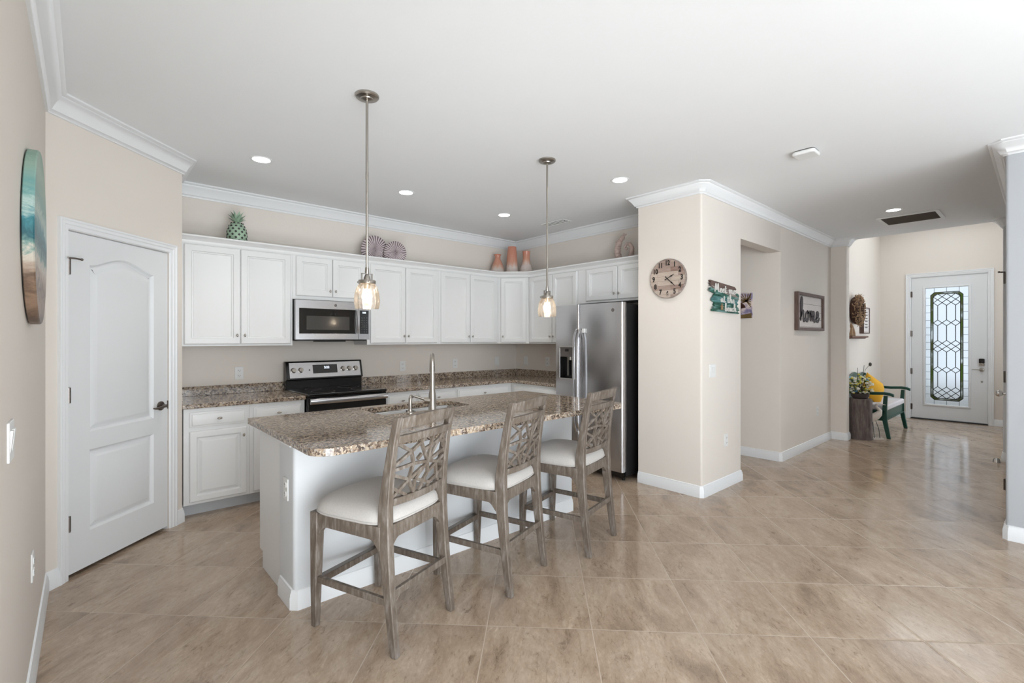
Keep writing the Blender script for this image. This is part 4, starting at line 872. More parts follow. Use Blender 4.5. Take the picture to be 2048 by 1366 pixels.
    for p, q_ in segs:
        P0, P1 = LP(p), LP(q_); m_ = LP(((p[0] + q_[0]) / 2, (p[1] + q_[1]) / 2))
        b.bar(P0, m_, 0.0145, 0.013, up=(0, 1, 0)); b.bar(m_, P1, 0.0145, 0.013, up=(0, 1, 0))
    for p in (Hb, A_, Bn, Cn, (.78, .42), (.52, .16), (.84, .16)):
        c = LP(p); b.ell(c, (0.015, 0.0075, 0.015), 10, 6)
    obj('back_lattice', b, 'stoolwood', t, angle=25)
    return t
st = make_stool('grey wooden counter stool nearest the camera at the left of the island')
def centre(rl, rz, w_=0.208, y_=-0.262):
    c, s = math.cos(R(rz)), math.sin(R(rz)); lx_, ly_ = -w_, y_
    return (rl[0] - (c * lx_ - s * ly_), rl[1] - (s * lx_ + c * ly_), 0)
st.location = centre((1.012, 1.905), 20); st.rotation_euler = (0, 0, R(20))
dup(st, centre((1.714, 1.935), 18), 18, 'grey wooden counter stool in the middle between the other two')
dup(st, centre((2.400, 1.950), 14), 14, 'grey wooden counter stool farthest right, in front of the refrigerator')

# ------------------------------------------------------------------ pendants
def pendant(loc, label):
    t = thing('pendant_light', label, 'pendant lamp', loc, 0, 'glass pendants over the island')
    obj('canopy', B().lathe([(0.001, CEIL), (0.066, CEIL), (0.066, CEIL - 0.010), (0.060, CEIL - 0.016), (0.036, CEIL - 0.020), (0.034, CEIL - 0.026), (0.012, CEIL - 0.032), (0.001, CEIL - 0.032)], 28), 'nickel', t)
    obj('rod', B().tube([(0, 0, CEIL - 0.03), (0, 0, 2.34)], 0.0075, 10).tube([(0, 0, 2.34), (0, 0, 2.30)], 0.0085, 10).tube([(0, 0, 2.30), (0, 0, 1.795)], 0.0075, 10), 'nickel', t)
    yo = B().lathe([(0.001, 1.802), (0.010, 1.802), (0.012, 1.775), (0.011, 1.765), (0.001, 1.765)], 14)
    for s in (-1, 1): yo.box((s * 0.030 - 0.002, -0.006, 1.722), (s * 0.030 + 0.002, 0.006, 1.768))
    yo.box((-0.032, -0.006, 1.765), (0.032, 0.006, 1.769)); obj('yoke', yo, 'nickel', t)
    cb = B().lathe([(0.001, 1.730), (0.046, 1.730), (0.048, 1.727), (0.048, 1.712), (0.044, 1.708), (0.001, 1.708)], 28)
    for a in (20, 140, 260): cb.ell((0.05 * math.cos(R(a)), 0.05 * math.sin(R(a)), 1.720), (0.006, 0.006, 0.006), 8, 6)
    obj('cap', cb, 'nickel', t)
    obj('socket', B().lathe([(0.001, 1.765), (0.010, 1.762), (0.018, 1.745), (0.019, 1.730)], 16).lathe([(0.018, 1.708), (0.018, 1.685), (0.014, 1.680), (0.001, 1.680)], 16), 'nickel', t)
    obj('glass_shade', B().lathe([(0.044, 1.708), (0.050, 1.700), (0.060, 1.680), (0.067, 1.655), (0.071, 1.625), (0.071, 1.600), (0.067, 1.580), (0.064, 1.570)], 36), 'seeded', t, angle=80)
    obj('bulb', B().lathe([(0.001, 1.605), (0.012, 1.607), (0.023, 1.617), (0.029, 1.633), (0.028, 1.648), (0.018, 1.668), (0.013, 1.682)], 20), 'bulb', t)
    l = lamp('pendant_glow', (loc[0], loc[1], 1.632), 4, (1, 0.84, 0.64), 0.03)
    return t
pendant((1.182, 2.555, 0), 'seeded glass pendant on a long nickel rod, left one over the island')
pendant((2.643, 2.557, 0), 'seeded glass pendant on a long nickel rod, right one near the refrigerator')

# ------------------------------------------------------------------ ceiling fittings
def can(x, y, label, power=20, z=CEIL):
    t = thing('recessed_downlight', label, 'ceiling light', (x, y, z), 0, 'recessed ceiling downlights')
    obj('trim_ring', B().lathe([(0.078, 0.0), (0.078, -0.004), (0.070, -0.006), (0.062, -0.003), (0.060, 0.0)], 32), 'trim', t)
    obj('lens', B().lathe([(0.001, -0.0025), (0.061, -0.0025)], 32), 'led', t)
    if power: lamp('downlight_beam', (x, y, z - 0.03), power, (1, 0.95, 0.89), 0.06, 'SPOT', 104, 1.0)
can(1.001, 4.01, 'round lit downlight in the ceiling nearest the pantry corner')
can(2.241, 4.01, 'round lit downlight in the ceiling in front of the microwave')
can(3.461, 4.01, 'round lit downlight in the ceiling near the kitchen corner')
can(3.447, 2.459, 'round lit downlight in the ceiling near the pillar with the clock')
can(6.430, 1.087, 'round lit downlight in the ceiling beside the large return grille', 42)
can(5.35, 3.3, 'round downlight in the side hall ceiling hidden behind the pillar', 26)
t = thing('ceiling_vent', 'small slotted supply vent in the kitchen ceiling before the corner', 'vent', (4.155, 3.865, CEIL), 0)
obj('frame', B().slab(rect(-0.078, -0.178, 0.078, 0.178), [rect(-0.064, -0.162, 0.064, 0.162)], -0.006, 0, 'z'), 'plate', t)
obj('duct', B().box((-0.064, -0.162, -0.003), (0.064, 0.162, -0.0005)), 'slot', t)
for i in range(3): obj('louver', B().bar((-0.042 + i * 0.042, -0.155, -0.006), (-0.042 + i * 0.042, 0.155, -0.006), 0.010, 0.002, up=(0.8, 0, 1)), 'plate', t)
t = thing('return_air_grille', 'large grey return air grille in a white ceiling frame before the foyer', 'vent', (6.985, 1.028, CEIL), 0)
obj('frame', B().slab(rect(-0.245, -0.27, 0.245, 0.27), [rect(-0.215, -0.235, 0.215, 0.235)], -0.012, 0, 'z'), 'plate', t, bevel=0.003)
b = B().box((-0.215, -0.235, -0.002), (0.215, 0.235, -0.0005)); obj('duct', b, 'grille', t)
b = B()
for i in range(30): b.bar((-0.205 + i * 0.0142, -0.235, -0.007), (-0.205 + i * 0.0142, 0.235, -0.007), 0.008, 0.0012, up=(0.9, 0, 1))
obj('louvers', b, 'darkgrey', t)
t = thing('smoke_detector', 'low white rounded-square detector on the ceiling between pendants and foyer', 'smoke detector', (3.945, 1.175, CEIL), 0)
obj('housing', B().prism(rrect(-0.075, -0.075, 0.075, 0.075, 0.025, 6), -0.034, -0.006), 'plate', t, bevel=0.010, seg=3)
obj('base', B().prism(rrect(-0.068, -0.068, 0.068, 0.068, 0.025, 6), -0.006, 0), 'darkgrey', t)
obj('indicator', B().ell((0.055, 0.058, -0.030), (0.004, 0.004, 0.003), 8, 6), 'slot', t)

# ------------------------------------------------------------------ wall decorations
t = thing('round_wall_art', 'round glossy ocean and beach resin panel on the near left wall', 'wall art', (LX, 2.66, 1.795), 90)
b = B(); b.T = Matrix.Rotation(R(90), 4, 'X'); b.lathe([(0.001, 0.036), (0.334, 0.036), (0.338, 0.032), (0.338, 0.006), (0.332, 0.003), (0.001, 0.003)], 72); obj('resin_disc', b, 'ocean', t)
b = B(); b.T = Matrix.Rotation(R(90), 4, 'X'); b.lathe([(0.001, 0.003), (0.325, 0.003), (0.325, 0), (0.001, 0)], 48); obj('backing', b, 'blackmat', t)

CK = thing('wall_clock', 'round clock of mixed pallet wood on the pillar', 'clock', (PXL, 2.333, 1.957), -90)
b = B(); b.T = Matrix.Rotation(R(90), 4, 'X'); b.lathe([(0.001, 0.022), (0.176, 0.022), (0.180, 0.019), (0.180, 0.002), (0.001, 0.002)], 64); obj('face', b, 'clock', CK)
b = B(); b.T = Matrix.Rotation(R(90), 4, 'X'); b.lathe([(0.176, 0.022), (0.180, 0.024), (0.183, 0.022), (0.183, 0.0), (0.176, 0.0)], 64); obj('rim', b, 'greywood', CK)
for i in range(1, 13):
    a = R(90 - 30 * i); text('numeral', str(i), 0.064, 'ink', CK, (0.143 * math.cos(a), -0.0232, 0.143 * math.sin(a)), (R(90), 0, 0), 0.0012, sx=0.78, bold=0.0022)
def hand(ang, ln, tail, wd, name):
    a = R(90 - ang); d = Vector((math.cos(a), 0, math.sin(a))); n_ = Vector((-d.z, 0, d.x)); b = B()
    pr = [(-tail, wd), (-tail * 0.7, wd * 1.8), (-tail * 0.5, wd), (ln * 0.45, wd), (ln * 0.58, wd * 2.4), (ln * 0.72, wd * 0.9), (ln, wd * 0.4)]
    rg = [[tuple(d * s_ + n_ * w_ / 2 + Vector((0, y, 0))) for w_, y in ((w2, -0.029), (-w2, -0.029), (-w2, -0.0265), (w2, -0.0265))] for s_, w2 in pr]
    b.loft(rg); obj(name, b, 'ink', CK)
hand(63, 0.078, 0.028, 0.006, 'hour_hand'); hand(133, 0.105, 0.028, 0.006, 'minute_hand')

# script lettering drawn as ribbons
def stroke(b, pts, w_, y0, y1, n=6):
    P = [Vector((p[0], p[1])) for p in pts]; out = []
    for i in range(len(P) - 1):
        a, c = P[max(i - 1, 0)], P[i + 1]; p, q_ = P[i], P[i + 1]; d = P[min(i + 2, len(P) - 1)]
        for k in range(n):
            t_ = k / n; t2, t3 = t_ * t_, t_ ** 3
            out.append(0.5 * ((2 * p) + (-a + q_) * t_ + (2 * a - 5 * p + 4 * q_ - d) * t2 + (-a + 3 * p - 3 * q_ + d) * t3))
    out.append(P[-1]); lf, rt = [], []
    for i, p in enumerate(out):
        d = (out[min(i + 1, len(out) - 1)] - out[max(i - 1, 0)]); d = d.normalized() if d.length > 1e-9 else Vector((1, 0)); n_ = Vector((-d.y, d.x)); f_ = 0.55 + 0.45 * min(1, 4 * min(i, len(out) - 1 - i) / len(out)); f_ *= (0.75 + 0.35 * abs(d.y))
        lf.append(p + n_ * w_ * f_ / 2); rt.append(p - n_ * w_ * f_ / 2)
    b.loft([[(l_.x, y0, l_.y), (r_.x, y0, r_.y), (r_.x, y1, r_.y), (l_.x, y1, l_.y)] for l_, r_ in zip(lf, rt)])
SCR = {  # x 0..w, y 0..1 x-height, each glyph: width, strokes
 'h': (0.85, [[(0.0, 0.1), (0.28, 1.3), (0.30, 2.1), (0.18, 2.2), (0.10, 1.4), (0.08, 0.0)], [(0.10, 0.35), (0.35, 0.95), (0.52, 0.85), (0.52, 0.2), (0.66, 0.0), (0.85, 0.3)]]),
 'o': (0.75, [[(0.40, 0.95), (0.12, 0.75), (0.08, 0.3), (0.28, 0.0), (0.50, 0.3), (0.48, 0.75), (0.36, 0.95), (0.55, 0.8), (0.75, 0.75)]]),
 'm': (1.15, [[(0.0, 0.6), (0.10, 0.95), (0.14, 0.0)], [(0.14, 0.4), (0.32, 0.95), (0.44, 0.8), (0.46, 0.0)], [(0.46, 0.4), (0.66, 0.95), (0.80, 0.8), (0.80, 0.15), (0.95, 0.0), (1.15, 0.3)]]),
 'e': (0.65, [[(0.0, 0.35), (0.40, 0.55), (0.42, 0.85), (0.26, 0.98), (0.10, 0.6), (0.14, 0.12), (0.36, 0.0), (0.65, 0.4)]]),
 'a': (0.8, [[(0.50, 0.8), (0.30, 0.98), (0.08, 0.6), (0.14, 0.08), (0.34, 0.08), (0.50, 0.85), (0.52, 0.15), (0.64, 0.0), (0.8, 0.3)]]),
 't': (0.6, [[(0.18, 1.7), (0.16, 0.2), (0.30, 0.0), (0.6, 0.3)], [(0.0, 1.15), (0.42, 1.2)]]),
 'b': (0.75, [[(0.0, 0.3), (0.22, 1.4), (0.24, 2.0), (0.12, 2.0), (0.08, 0.2), (0.30, 0.0), (0.50, 0.35), (0.40, 0.85), (0.20, 0.8)], [(0.5, 0.45), (0.75, 0.5)]]),
 'c': (0.6, [[(0.42, 0.8), (0.28, 0.98), (0.08, 0.6), (0.12, 0.1), (0.32, 0.0), (0.6, 0.35)]]),
 'M': (1.3, [[(0.05, 0.0), (0.15, 1.2), (0.28, 2.0), (0.38, 1.2), (0.50, 0.5), (0.68, 1.4), (0.85, 2.0), (0.92, 1.0), (0.98, 0.15), (1.3, 0.25)]]),
 ' ': (0.5, [])}
def script(body, x0, z0, xh, wscale, w_, y0, y1):
    b = B(); x = x0
    for ch in body:
        wd, ss = SCR[ch]
        for s_ in ss: stroke(b, [(x + p[0] * wscale, z0 + p[1] * xh) for p in s_], w_, y0, y1)
        x += wd * wscale
    return b, x
t = thing('home_sign', 'brown framed white board reading home on the hall wall', 'sign', (6.840, PYN, 1.735), 0)
fw2, fh2 = 0.505, 0.232
obj('frame', B().slab(rect(-fw2, -fh2, fw2, fh2), [rect(-fw2 + 0.05, -fh2 + 0.035, fw2 - 0.05, fh2 - 0.035)], -0.045, -0.001, 'y'), 'signframe', t, bevel=0.002)
obj('board', B().box((-fw2 + 0.05, -0.022, -fh2 + 0.035), (fw2 - 0.05, -0.010, fh2 - 0.035)), 'shiplap', t)
b, xe = script('home', -0.375, -0.115, 0.125, 0.215, 0.042, -0.030, -0.022); obj('lettering', b, 'darkletter', t)

t = thing('beach_sign', 'layered teal and grey brushstroke sign with white script letters on the pillar', 'sign', (4.42, PYN, 1.79), 0)
def strip(x0, x1, z, h, sl_, seed, y0, y1, jag=0.03):
    rnd = random.Random(seed); n = 7; top, bot = [], []
    for i in range(n): # ragged ends
        pass
    L_ = [(x0 + rnd.uniform(-jag, jag), z - h / 2 + h * i / 5) for i in range(6)]; R_ = [(x1 + rnd.uniform(-jag, jag), z - h / 2 + h * i / 5 + sl_) for i in range(6)]
    return B().prism(L_[::-1] + R_, y0, y1, 'y')
for (x0, x1, z, h, sl_, mt, y) in ((-0.27, 0.24, 0.112, 0.05, -0.03, 'signframe', 0.012), (-0.24, 0.27, 0.065, 0.05, -0.035, 'greywood', 0.016), (-0.28, 0.12, 0.050, 0.04, -0.06, 'teal', 0.020), (-0.20, 0.30, 0.01, 0.055, 0.01, 'teal', 0.013), (-0.23, 0.28, -0.03, 0.05, -0.01, 'teal2', 0.018), (-0.20, 0.30, -0.075, 0.052, 0.0, 'teal', 0.012), (-0.22, 0.30, -0.118, 0.045, -0.01, 'teal', 0.018)):
    obj('plank', strip(x0, x1, z, h, sl_, int(1000 * abs(x0 + z)) + int(h * 1000), -y - 0.008, -y + 0.006), mt, t)
obj('spacer', B().box((-0.12, -0.012, -0.12), (-0.10, 0, 0.11)).box((0.10, -0.012, -0.12), (0.12, 0, 0.09)), 'greywood', t)
b = B()
for body, x, z, xh, ws in (('Meet me', -0.21, 0.034, 0.038, 0.078), ('at the', -0.09, -0.052, 0.034, 0.072), ('beach', 0.00, -0.132, 0.034, 0.066)):
    bb_, _ = script(body, x, z, xh, ws, 0.0075, -0.036, -0.028); k = len(b.v); b.v += bb_.v; b.f += [tuple(i + k for i in f) for f in bb_.f]
obj('lettering', b, 'white_letter', t)
b = B(); pts = []
for i in range(10): a = R(90 + 36 * i); r_ = 0.034 if i % 2 == 0 else 0.013; pts.append((-0.065 + r_ * math.cos(a) * 0.8, -0.098 + r_ * math.sin(a)))
b.prism(pts, -0.036, -0.026, 'y'); obj('starfish', b, 'berry', t)

t = thing('palm_canvas', 'small unframed canvas of palm trees against a purple sky inside the hall', 'picture', (HX, 2.50, 1.795), -90)
obj('canvas', B().box((-0.19, -0.03, -0.15), (0.18, -0.001, 0.15)), 'palmprint', t, bevel=0.002)
b = B()
for i in range(15):
    a = R(200 - i * 17); b.bar((0.12, -0.0305, 0.05), (max(-0.17, min(0.172, 0.12 + 0.13 * math.cos(a))), -0.0305, max(-0.14, min(0.142, 0.05 + 0.11 * math.sin(a)))), 0.010, 0.001, up=(0, 1, 0))
b.add([(-0.19, -0.0312, -0.15), (0.18, -0.0312, -0.15), (0.18, -0.0312, -0.09), (0.05, -0.0312, -0.11), (-0.19, -0.0312, -0.10)], [(0, 1, 2, 3, 4)]); obj('painted_palm', b, 'palmgold', t)
b = B()
for i in range(14):
    a = R(180 - i * 13); b.bar((0.02, -0.031, -0.03), (0.02 + 0.09 * math.cos(a), -0.031, -0.03 + 0.07 * math.sin(a)), 0.016, 0.001, up=(0, 1, 0))
b.bar((0.025, -0.031, -0.15), (0.03, -0.031, 0.0), 0.06, 0.001, up=(0, 1, 0)); obj('painted_trunk', b, 'palmbrown', t)

# foyer wall decorations
t = thing('wreath', 'round brown wreath of dried berries on the foyer wall', 'wreath', (8.98, FY, 1.845), 0)
rnd = random.Random(3)
b = B(); pts = [(0.16 * math.cos(R(a)), -0.06, 0.16 * math.sin(R(a))) for a in range(0, 361, 12)]; b.tube(pts, 0.062, 10, caps=False); obj('vine_ring', b, 'wreath', t)
b = B()
for i in range(620):
    a = rnd.uniform(0, 6.283); f_ = rnd.uniform(0, 6.283); r_ = 0.16 + rnd.uniform(0.05, 0.09) * math.cos(f_); y = -0.062 - abs(0.075 * math.sin(f_)) if rnd.random() < 0.8 else -0.05
    b.ell((r_ * math.cos(a), y, r_ * math.sin(a)), (0.008, 0.008, 0.010), 6, 4)
for i in range(120):
    a = rnd.uniform(0, 6.283); r_ = rnd.uniform(0.18, 0.23); p = Vector((r_ * math.cos(a), -0.08, r_ * math.sin(a))); q_ = p + Vector((0.05 * math.cos(a + rnd.uniform(-1, 1)), -rnd.uniform(0, .05), 0.05 * math.sin(a + rnd.uniform(-1, 1)))); b.bar(p, q_, 0.003, 0.003)
obj('berries', b, 'berry', t, kind='stuff')
t = thing('framed_verse_sign', 'narrow upright white sign with dark script behind the wreath', 'sign', (9.60, FY, 1.70), 0)
obj('frame', B().slab(rect(-0.20, -0.215, 0.20, 0.215), [rect(-0.185, -0.20, 0.185, 0.20)], -0.06, -0.001, 'y'), 'signframe', t)
obj('board', B().box((-0.185, -0.05, -0.20), (0.185, -0.03, 0.20)), 'shiplap', t)
b = B()
for i, z in enumerate((0.10, 0.02, -0.06)): bb_, _ = script(('the', 'beach', 'home')[i], -0.09, z, 0.035, 0.07, 0.010, -0.054, -0.050); k = len(b.v); b.v += bb_.v; b.f += [tuple(j + k for j in f) for f in bb_.f]
b = B()
for i in range(6): stroke(b, [(-0.10 + 0.03 * j, 0.13 - i * 0.05 + 0.012 * (j % 2)) for j in range(7)], 0.008, -0.053, -0.050)
obj('script_lines', b, 'darkletter', t)
t = thing('wall_shelf', 'short brown floating shelf under the wreath on the foyer wall', 'shelf', (8.86, FY, 1.40), 0)
obj('board', B().box((-0.45, -0.13, 0.020), (0.50, -0.001, 0.042)), 'brownshelf', t, bevel=0.003)
obj('moulding', B().prism([(-0.001, 0.0), (-0.09, 0.0), (-0.12, 0.019), (-0.001, 0.019)], -0.42, 0.46, 'x'), 'brownshelf', t)
t = thing('driftwood_figurine', 'small golden carved figurine standing on the foyer shelf', 'figurine', (8.66, FY - 0.075, 1.4425), 0)
obj('carving', B().tube([(0.02, 0, 0), (0.03, 0, 0.05), (0.0, 0, 0.10), (-0.06, 0, 0.15), (-0.09, 0, 0.19)], [0.035, 0.03, 0.026, 0.022, 0.008], 10).tube([(-0.08, 0, 0.0), (-0.07, 0, 0.06), (-0.05, 0, 0.13)], [0.03, 0.022, 0.014], 10), 'berry', t)

# ------------------------------------------------------------------ ornaments on the cabinets
TOPZ = Z1
t = thing('ceramic_pineapple', 'pale green openwork ceramic pineapple on top of the left wall cabinet', 'pineapple', (1.012, 4.86, TOPZ), 0)
prof = [(0.045, 0.0), (0.062, 0.02), (0.077, 0.06), (0.082, 0.10), (0.080, 0.14), (0.070, 0.18), (0.052, 0.215), (0.032, 0.232), (0.001, 0.238)]
b = B().lathe(prof, 28); body = obj('fruit_body', b, 'pine', t)
b = B()
for r_i in range(8):
    z = 0.035 + r_i * 0.026
    for k in range(len(prof) - 1):
        if prof[k][1] <= z <= prof[k + 1][1]: f_ = (z - prof[k][1]) / (prof[k + 1][1] - prof[k][1]); rr = prof[k][0] + f_ * (prof[k + 1][0] - prof[k][0])
    for i in range(10):
        a = 2 * math.pi * (i + 0.5 * (r_i % 2)) / 10; c = Vector((rr * math.cos(a), rr * math.sin(a), z)); tn = Vector((-math.sin(a), math.cos(a), 0)); s_ = 0.0115
        n_ = Vector((math.cos(a), math.sin(a), 0)) * 0.0022
        ring = [c + tn * s_ * 1.0, c + Vector((0, 0, s_)), c - tn * s_ * 1.0, c - Vector((0, 0, s_))]
        b.loft([[tuple(p - n_) for p in ring], [tuple(p + n_) for p in ring]])
obj('openings', b, 'slot', body)
b = B(); rnd = random.Random(5)
for lay, (n_, tilt, ln, z0) in enumerate(((8, 55, 0.07, 0.232), (8, 35, 0.085, 0.238), (6, 15, 0.095, 0.243))):
    for i in range(n_):
        a = 2 * math.pi * i / n_ + lay * 0.4; out = Vector((math.cos(a), math.sin(a), 0)); tn = Vector((-math.sin(a), math.cos(a), 0)); p0 = Vector((0, 0, z0)) + out * 0.012
        p1 = p0 + out * ln * 0.5 * math.sin(R(tilt)) + Vector((0, 0, ln * 0.6)) * math.cos(R(tilt)); p2 = p0 + out * ln * math.sin(R(tilt + 10)) + Vector((0, 0, ln)) * math.cos(R(tilt + 5))
        b.add([tuple(p0 - tn * 0.010), tuple(p0 + tn * 0.010), tuple(p1 + tn * 0.012), tuple(p2), tuple(p1 - tn * 0.012), tuple(p0 + out * -0.006), tuple(p1 - out * 0.006)], [(0, 1, 2, 3, 4), (5, 1, 2, 6), (0, 5, 6, 4), (6, 2, 3), (4, 6, 3)])
obj('crown_leaves', b, 'pine', t)
def shell(loc, r_, label, rz):
    t = thing('shell_ornament', label, 'ornament', loc, rz, 'round shell ornaments')
    b = B(); N = 64; rings = []
    for k, y in ((0.04, -0.028), (0.25, -0.03), (0.55, -0.024), (0.85, -0.014), (1.0, 0.0), (0.85, 0.014), (0.55, 0.022), (0.04, 0.022)):
        rings.append([(k * r_ * math.cos(2 * math.pi * i / N) * 0.92, y * (1 + 0.12 * (i % 2)), k * r_ * math.sin(2 * math.pi * i / N)) for i in range(N)])
    b.loft(rings, True); obj('disc', b, 'shell', t, loc=(0, 0, r_)); obj('foot', B().box((-0.03, -0.02, 0), (0.03, 0.02, 0.012)), 'sea', t)
shell((2.355, 4.90, TOPZ), 0.158, 'larger ribbed lilac shell disc on the cabinet top behind the left pendant rod', -12)
shell((2.545, 4.79, TOPZ), 0.132, 'smaller ribbed lilac shell disc leaning right of the larger one', -20)
def vase(loc, prof, split, label, nm):
    t = thing('glazed_vase', label, 'vase', loc, 0, 'coral and white glazed vases')
    o = obj('vase_body', B().lathe(prof, 36), vase_mat(nm, split), t); return t
vase((4.152, 4.945, TOPZ), [(0.001, 0), (0.088, 0), (0.095, 0.02), (0.100, 0.06), (0.090, 0.13), (0.062, 0.21), (0.038, 0.262), (0.036, 0.29), (0.046, 0.318), (0.050, 0.325), (0.042, 0.325), (0.030, 0.30), (0.001, 0.30)], 0.13, 'shortest coral and white vase with flared lip, left of the corner trio', 'glaze_short')
vase((4.291, 4.809, TOPZ), [(0.001, 0), (0.078, 0), (0.082, 0.03), (0.079, 0.14), (0.070, 0.27), (0.059, 0.40), (0.057, 0.425), (0.050, 0.425), (0.05, 0.40), (0.001, 0.40)], 0.16, 'tallest tapered coral and white vase, middle of the corner trio', 'glaze_tall')
vase((4.425, 4.670, TOPZ), [(0.001, 0), (0.086, 0), (0.093, 0.02), (0.094, 0.06), (0.080, 0.13), (0.056, 0.20), (0.047, 0.26), (0.050, 0.355), (0.053, 0.362), (0.046, 0.362), (0.042, 0.33), (0.001, 0.33)], 0.19, 'bottle-shaped coral and white vase, right of the corner trio', 'glaze_neck')
# seahorse
t = thing('seahorse_sculpture', 'curled lilac plaster seahorse on the cabinet above the refrigerator', 'sculpture', (4.42, 3.105, TOPZ), -90)
pts = [(-0.02, 0.305), (-0.045, 0.27), (-0.075, 0.21), (-0.085, 0.14), (-0.06, 0.075), (0.0, 0.045), (0.065, 0.055), (0.105, 0.11), (0.11, 0.175), (0.08, 0.22), (0.035, 0.225), (0.015, 0.19), (0.035, 0.165), (0.06, 0.18)]
rr = [0.024, 0.030, 0.036, 0.040, 0.040, 0.036, 0.032, 0.028, 0.024, 0.020, 0.017, 0.014, 0.012, 0.009]
fine = []; fr_ = []
for i in range(len(pts) - 1):
    for k in range(5): f_ = k / 5; fine.append((pts[i][0] * (1 - f_) + pts[i + 1][0] * f_, 0, pts[i][1] * (1 - f_) + pts[i + 1][1] * f_)); fr_.append((rr[i] * (1 - f_) + rr[i + 1] * f_) * (1.0 if (i * 5 + k) % 2 else 0.86))
b = B().tube(fine, fr_, 12).ell((-0.015, 0, 0.30), (0.030, 0.022, 0.028)).tube([(-0.03, 0, 0.295), (-0.08, 0, 0.275), (-0.105, 0, 0.262)], [0.016, 0.010, 0.012], 10)
for i in range(4): b.tube([(-0.005 + i * 0.008, 0, 0.32), (0.0 + i * 0.014, 0, 0.352 - i * 0.006)], [0.008, 0.003], 6)
obj('body', b, 'sea', t); obj('base', B().prism(rrect(-0.11, -0.035, 0.13, 0.035, 0.02), 0, 0.022), 'sea', t)

# ------------------------------------------------------------------ foyer furniture
BN = thing('bench', 'dark green painted wooden bench with curved arms in the foyer', 'bench', (8.37, 1.50, 0), 0); bl = 1.20; bd = 0.50
for x in (0.0, bl):
    b = B().loft([[(x + a * 0.02, y + c_ * d_ / 2, z) for a, c_ in ((-1, -1), (1, -1), (1, 1), (-1, 1))] for y, z, d_ in ((-0.035, 0, 0.045), (-0.012, 0.12, 0.05), (0.012, 0.26, 0.055), (0.012, 0.42, 0.05), (0.0, 0.60, 0.045))]); obj('leg', b, 'green', BN, bevel=0.004)
    b = B().loft([[(x + a * 0.02, y + c_ * 0.022, z) for a, c_ in ((-1, -1), (1, -1), (1, 1), (-1, 1))] for y, z in ((bd, 0), (bd - 0.02, 0.40), (bd, 0.84))]); obj('leg', b, 'green', BN, bevel=0.004)
    b = B().loft([[(x + a * 0.03, y, z + c_ * 0.020) for a, c_ in ((-1, -1), (1, -1), (1, 1), (-1, 1))] for y, z in ((bd - 0.01, 0.655), (0.35, 0.628), (0.15, 0.622), (0.02, 0.632), (-0.05, 0.624), (-0.09, 0.606))]); obj('arm', b, 'green', BN, bevel=0.006)
obj('apron', B().box((0.0, -0.002, 0.245), (bl, 0.02, 0.385)).box((-0.012, 0.0, 0.245), (0.012, bd - 0.02, 0.385)).box((bl - 0.012, 0.0, 0.245), (bl + 0.012, bd - 0.02, 0.385)).box((0, -0.012, 0.250), (bl, 0.0, 0.268)).box((-0.02, 0.0, 0.36), (bl + 0.02, bd, 0.385)), 'green', BN, bevel=0.003)
bk = [(0.0, 0.45), (bl, 0.45), (bl, 0.74), (bl - 0.03, 0.82), (bl - 0.12, 0.86), (bl - 0.3, 0.83), (bl * 0.5, 0.88), (0.3, 0.83), (0.12, 0.86), (0.03, 0.82), (0, 0.74)]
obj('backrest', B().prism(bk, bd - 0.01, bd + 0.012, 'y'), 'green', BN, bevel=0.004)
obj('seat_cushion', B().prism(rrect(0.015, -0.02, bl - 0.015, bd - 0.035, 0.03, 4), 0.386, 0.465), 'white_fabric', BN, bevel=0.022, seg=4)
b = B(); N = 24; rings = []
for k in range(-8, 9):
    s_ = k / 8; th = 0.085 * (1 - abs(s_) ** 2.5) + 0.004; rings.append([(0.17 * math.copysign(abs(math.cos(a)) ** 0.6, math.cos(a)) * (1 - 0.06 * (1 - abs(s_))), th * math.copysign(abs(math.sin(a)) ** 0.8, math.sin(a)), 0.17 * s_ + 0.02 * abs(math.cos(a)) * s_) for a in [2 * math.pi * i / N for i in range(N)]])
b.loft(rings); p_ = tag(obj('throw_pillow', b, 'yellow', loc=(8.74, 1.72, 0.655), rot=(R(-16), R(32), R(-30)), angle=70), 'mustard yellow throw pillow leaning on the green bench', 'pillow')
SP = thing('tree_stump_table', 'grey weathered tree stump plant stand beside the green bench', 'side table', (8.115, 1.745, 0))
rnd = random.Random(9); N = 28; jit = [rnd.uniform(0.92, 1.06) for _ in range(N)]
obj('trunk', B().loft([[(0.142 * k * jit[i] * math.cos(2 * math.pi * i / N), 0.142 * k * jit[i] * math.sin(2 * math.pi * i / N), z) for i in range(N)] for k, z in ((1.06, 0), (1.0, 0.1), (0.97, 0.35), (0.98, 0.55), (0.94, 0.562))]), 'stump', SP)
FL = thing('flower_arrangement', 'bowl of yellow, white and blue wildflowers on the tree stump', 'flowers', (8.115, 1.745, 0.563))
obj('bowl', B().lathe([(0.001, 0), (0.08, 0), (0.105, 0.03), (0.11, 0.07), (0.10, 0.07), (0.09, 0.04), (0.001, 0.04)], 24), 'bowl', FL)
fl = {k: B() for k in ('yflower', 'wflower', 'bflower', 'leafgreen', 'darkstem')}
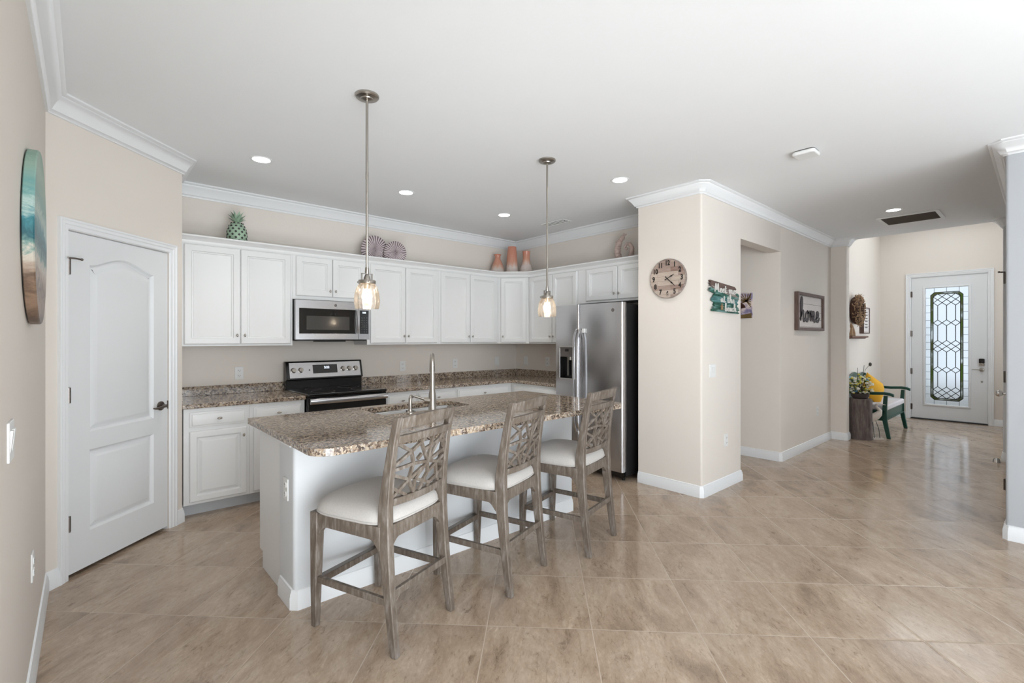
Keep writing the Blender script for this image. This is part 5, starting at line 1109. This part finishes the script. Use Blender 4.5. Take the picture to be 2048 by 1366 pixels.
for i in range(230):
    a = rnd.uniform(0, 6.28); r_ = 0.145 * rnd.random() ** 0.6; z = rnd.uniform(0.08, 0.32) * (1.1 - r_ * 1.5); c = (r_ * math.cos(a), r_ * math.sin(a), z)
    k = rnd.choices(('yflower', 'wflower', 'bflower', 'leafgreen'), (34, 60, 5, 26))[0]; s_ = rnd.uniform(0.010, 0.022) * (1.5 if k == 'bflower' else 1)
    fl[k].ell(c, (s_, s_, s_ * 0.6), 7, 4)
    if i % 3 == 0: fl['darkstem'].tube([(0.3 * c[0], 0.3 * c[1], 0.04), c], 0.002, 4)
for (dx_, dy_, h_) in ((-0.05, 0.02, 0.43), (0.0, 0.03, 0.40), (0.13, -0.02, 0.46)): fl['darkstem'].tube([(0, 0, 0.1), (dx_ * 0.6, dy_, h_ * 0.6), (dx_, dy_, h_)], 0.003, 5)
fl['darkstem'].tube([(0.05, 0, 0.2), (0.16, -0.03, 0.40), (0.25, -0.06, 0.465)], 0.0025, 5).ell((0.26, -0.065, 0.47), (0.028, 0.02, 0.028), 8, 6)
for k, n_ in (('yflower', 'yellow_blooms'), ('wflower', 'white_blooms'), ('bflower', 'blue_blooms'), ('leafgreen', 'leaves'), ('darkstem', 'stems')): obj(n_, fl[k], k, FL, kind='stuff')
EG = thing('egret_statue', 'white wooden egret on wire legs standing before the bench', 'statue', (8.20, 1.60, 0), -48)
b = B().tube([(-0.115, 0, 0.185), (-0.09, 0, 0.235), (-0.04, 0, 0.28), (0.02, 0, 0.32), (0.06, 0, 0.355), (0.075, 0, 0.40), (0.05, 0, 0.43), (0.025, 0, 0.455), (0.035, 0, 0.485), (0.065, 0, 0.495)], [0.008, 0.030, 0.046, 0.052, 0.042, 0.026, 0.018, 0.015, 0.017, 0.014], 12)
b.tube([(0.06, 0, 0.495), (0.15, 0, 0.478)], [0.010, 0.002], 8); obj('body', b, 'egret', EG)
obj('tail', B().tube([(-0.09, 0, 0.235), (-0.115, 0, 0.17), (-0.10, 0, 0.13)], [0.02, 0.024, 0.008], 8), 'black', EG)
for s in (-0.04, 0.03): obj('leg', B().tube([(s * 0.5, 0, 0.27), (s + 0.03, 0, 0.14), (s + 0.045, 0, 0.015)], 0.004, 6), 'wire', EG)
obj('base', B().prism(rrect(-0.10, -0.04, 0.11, 0.04, 0.015), 0, 0.018), 'egret', EG)
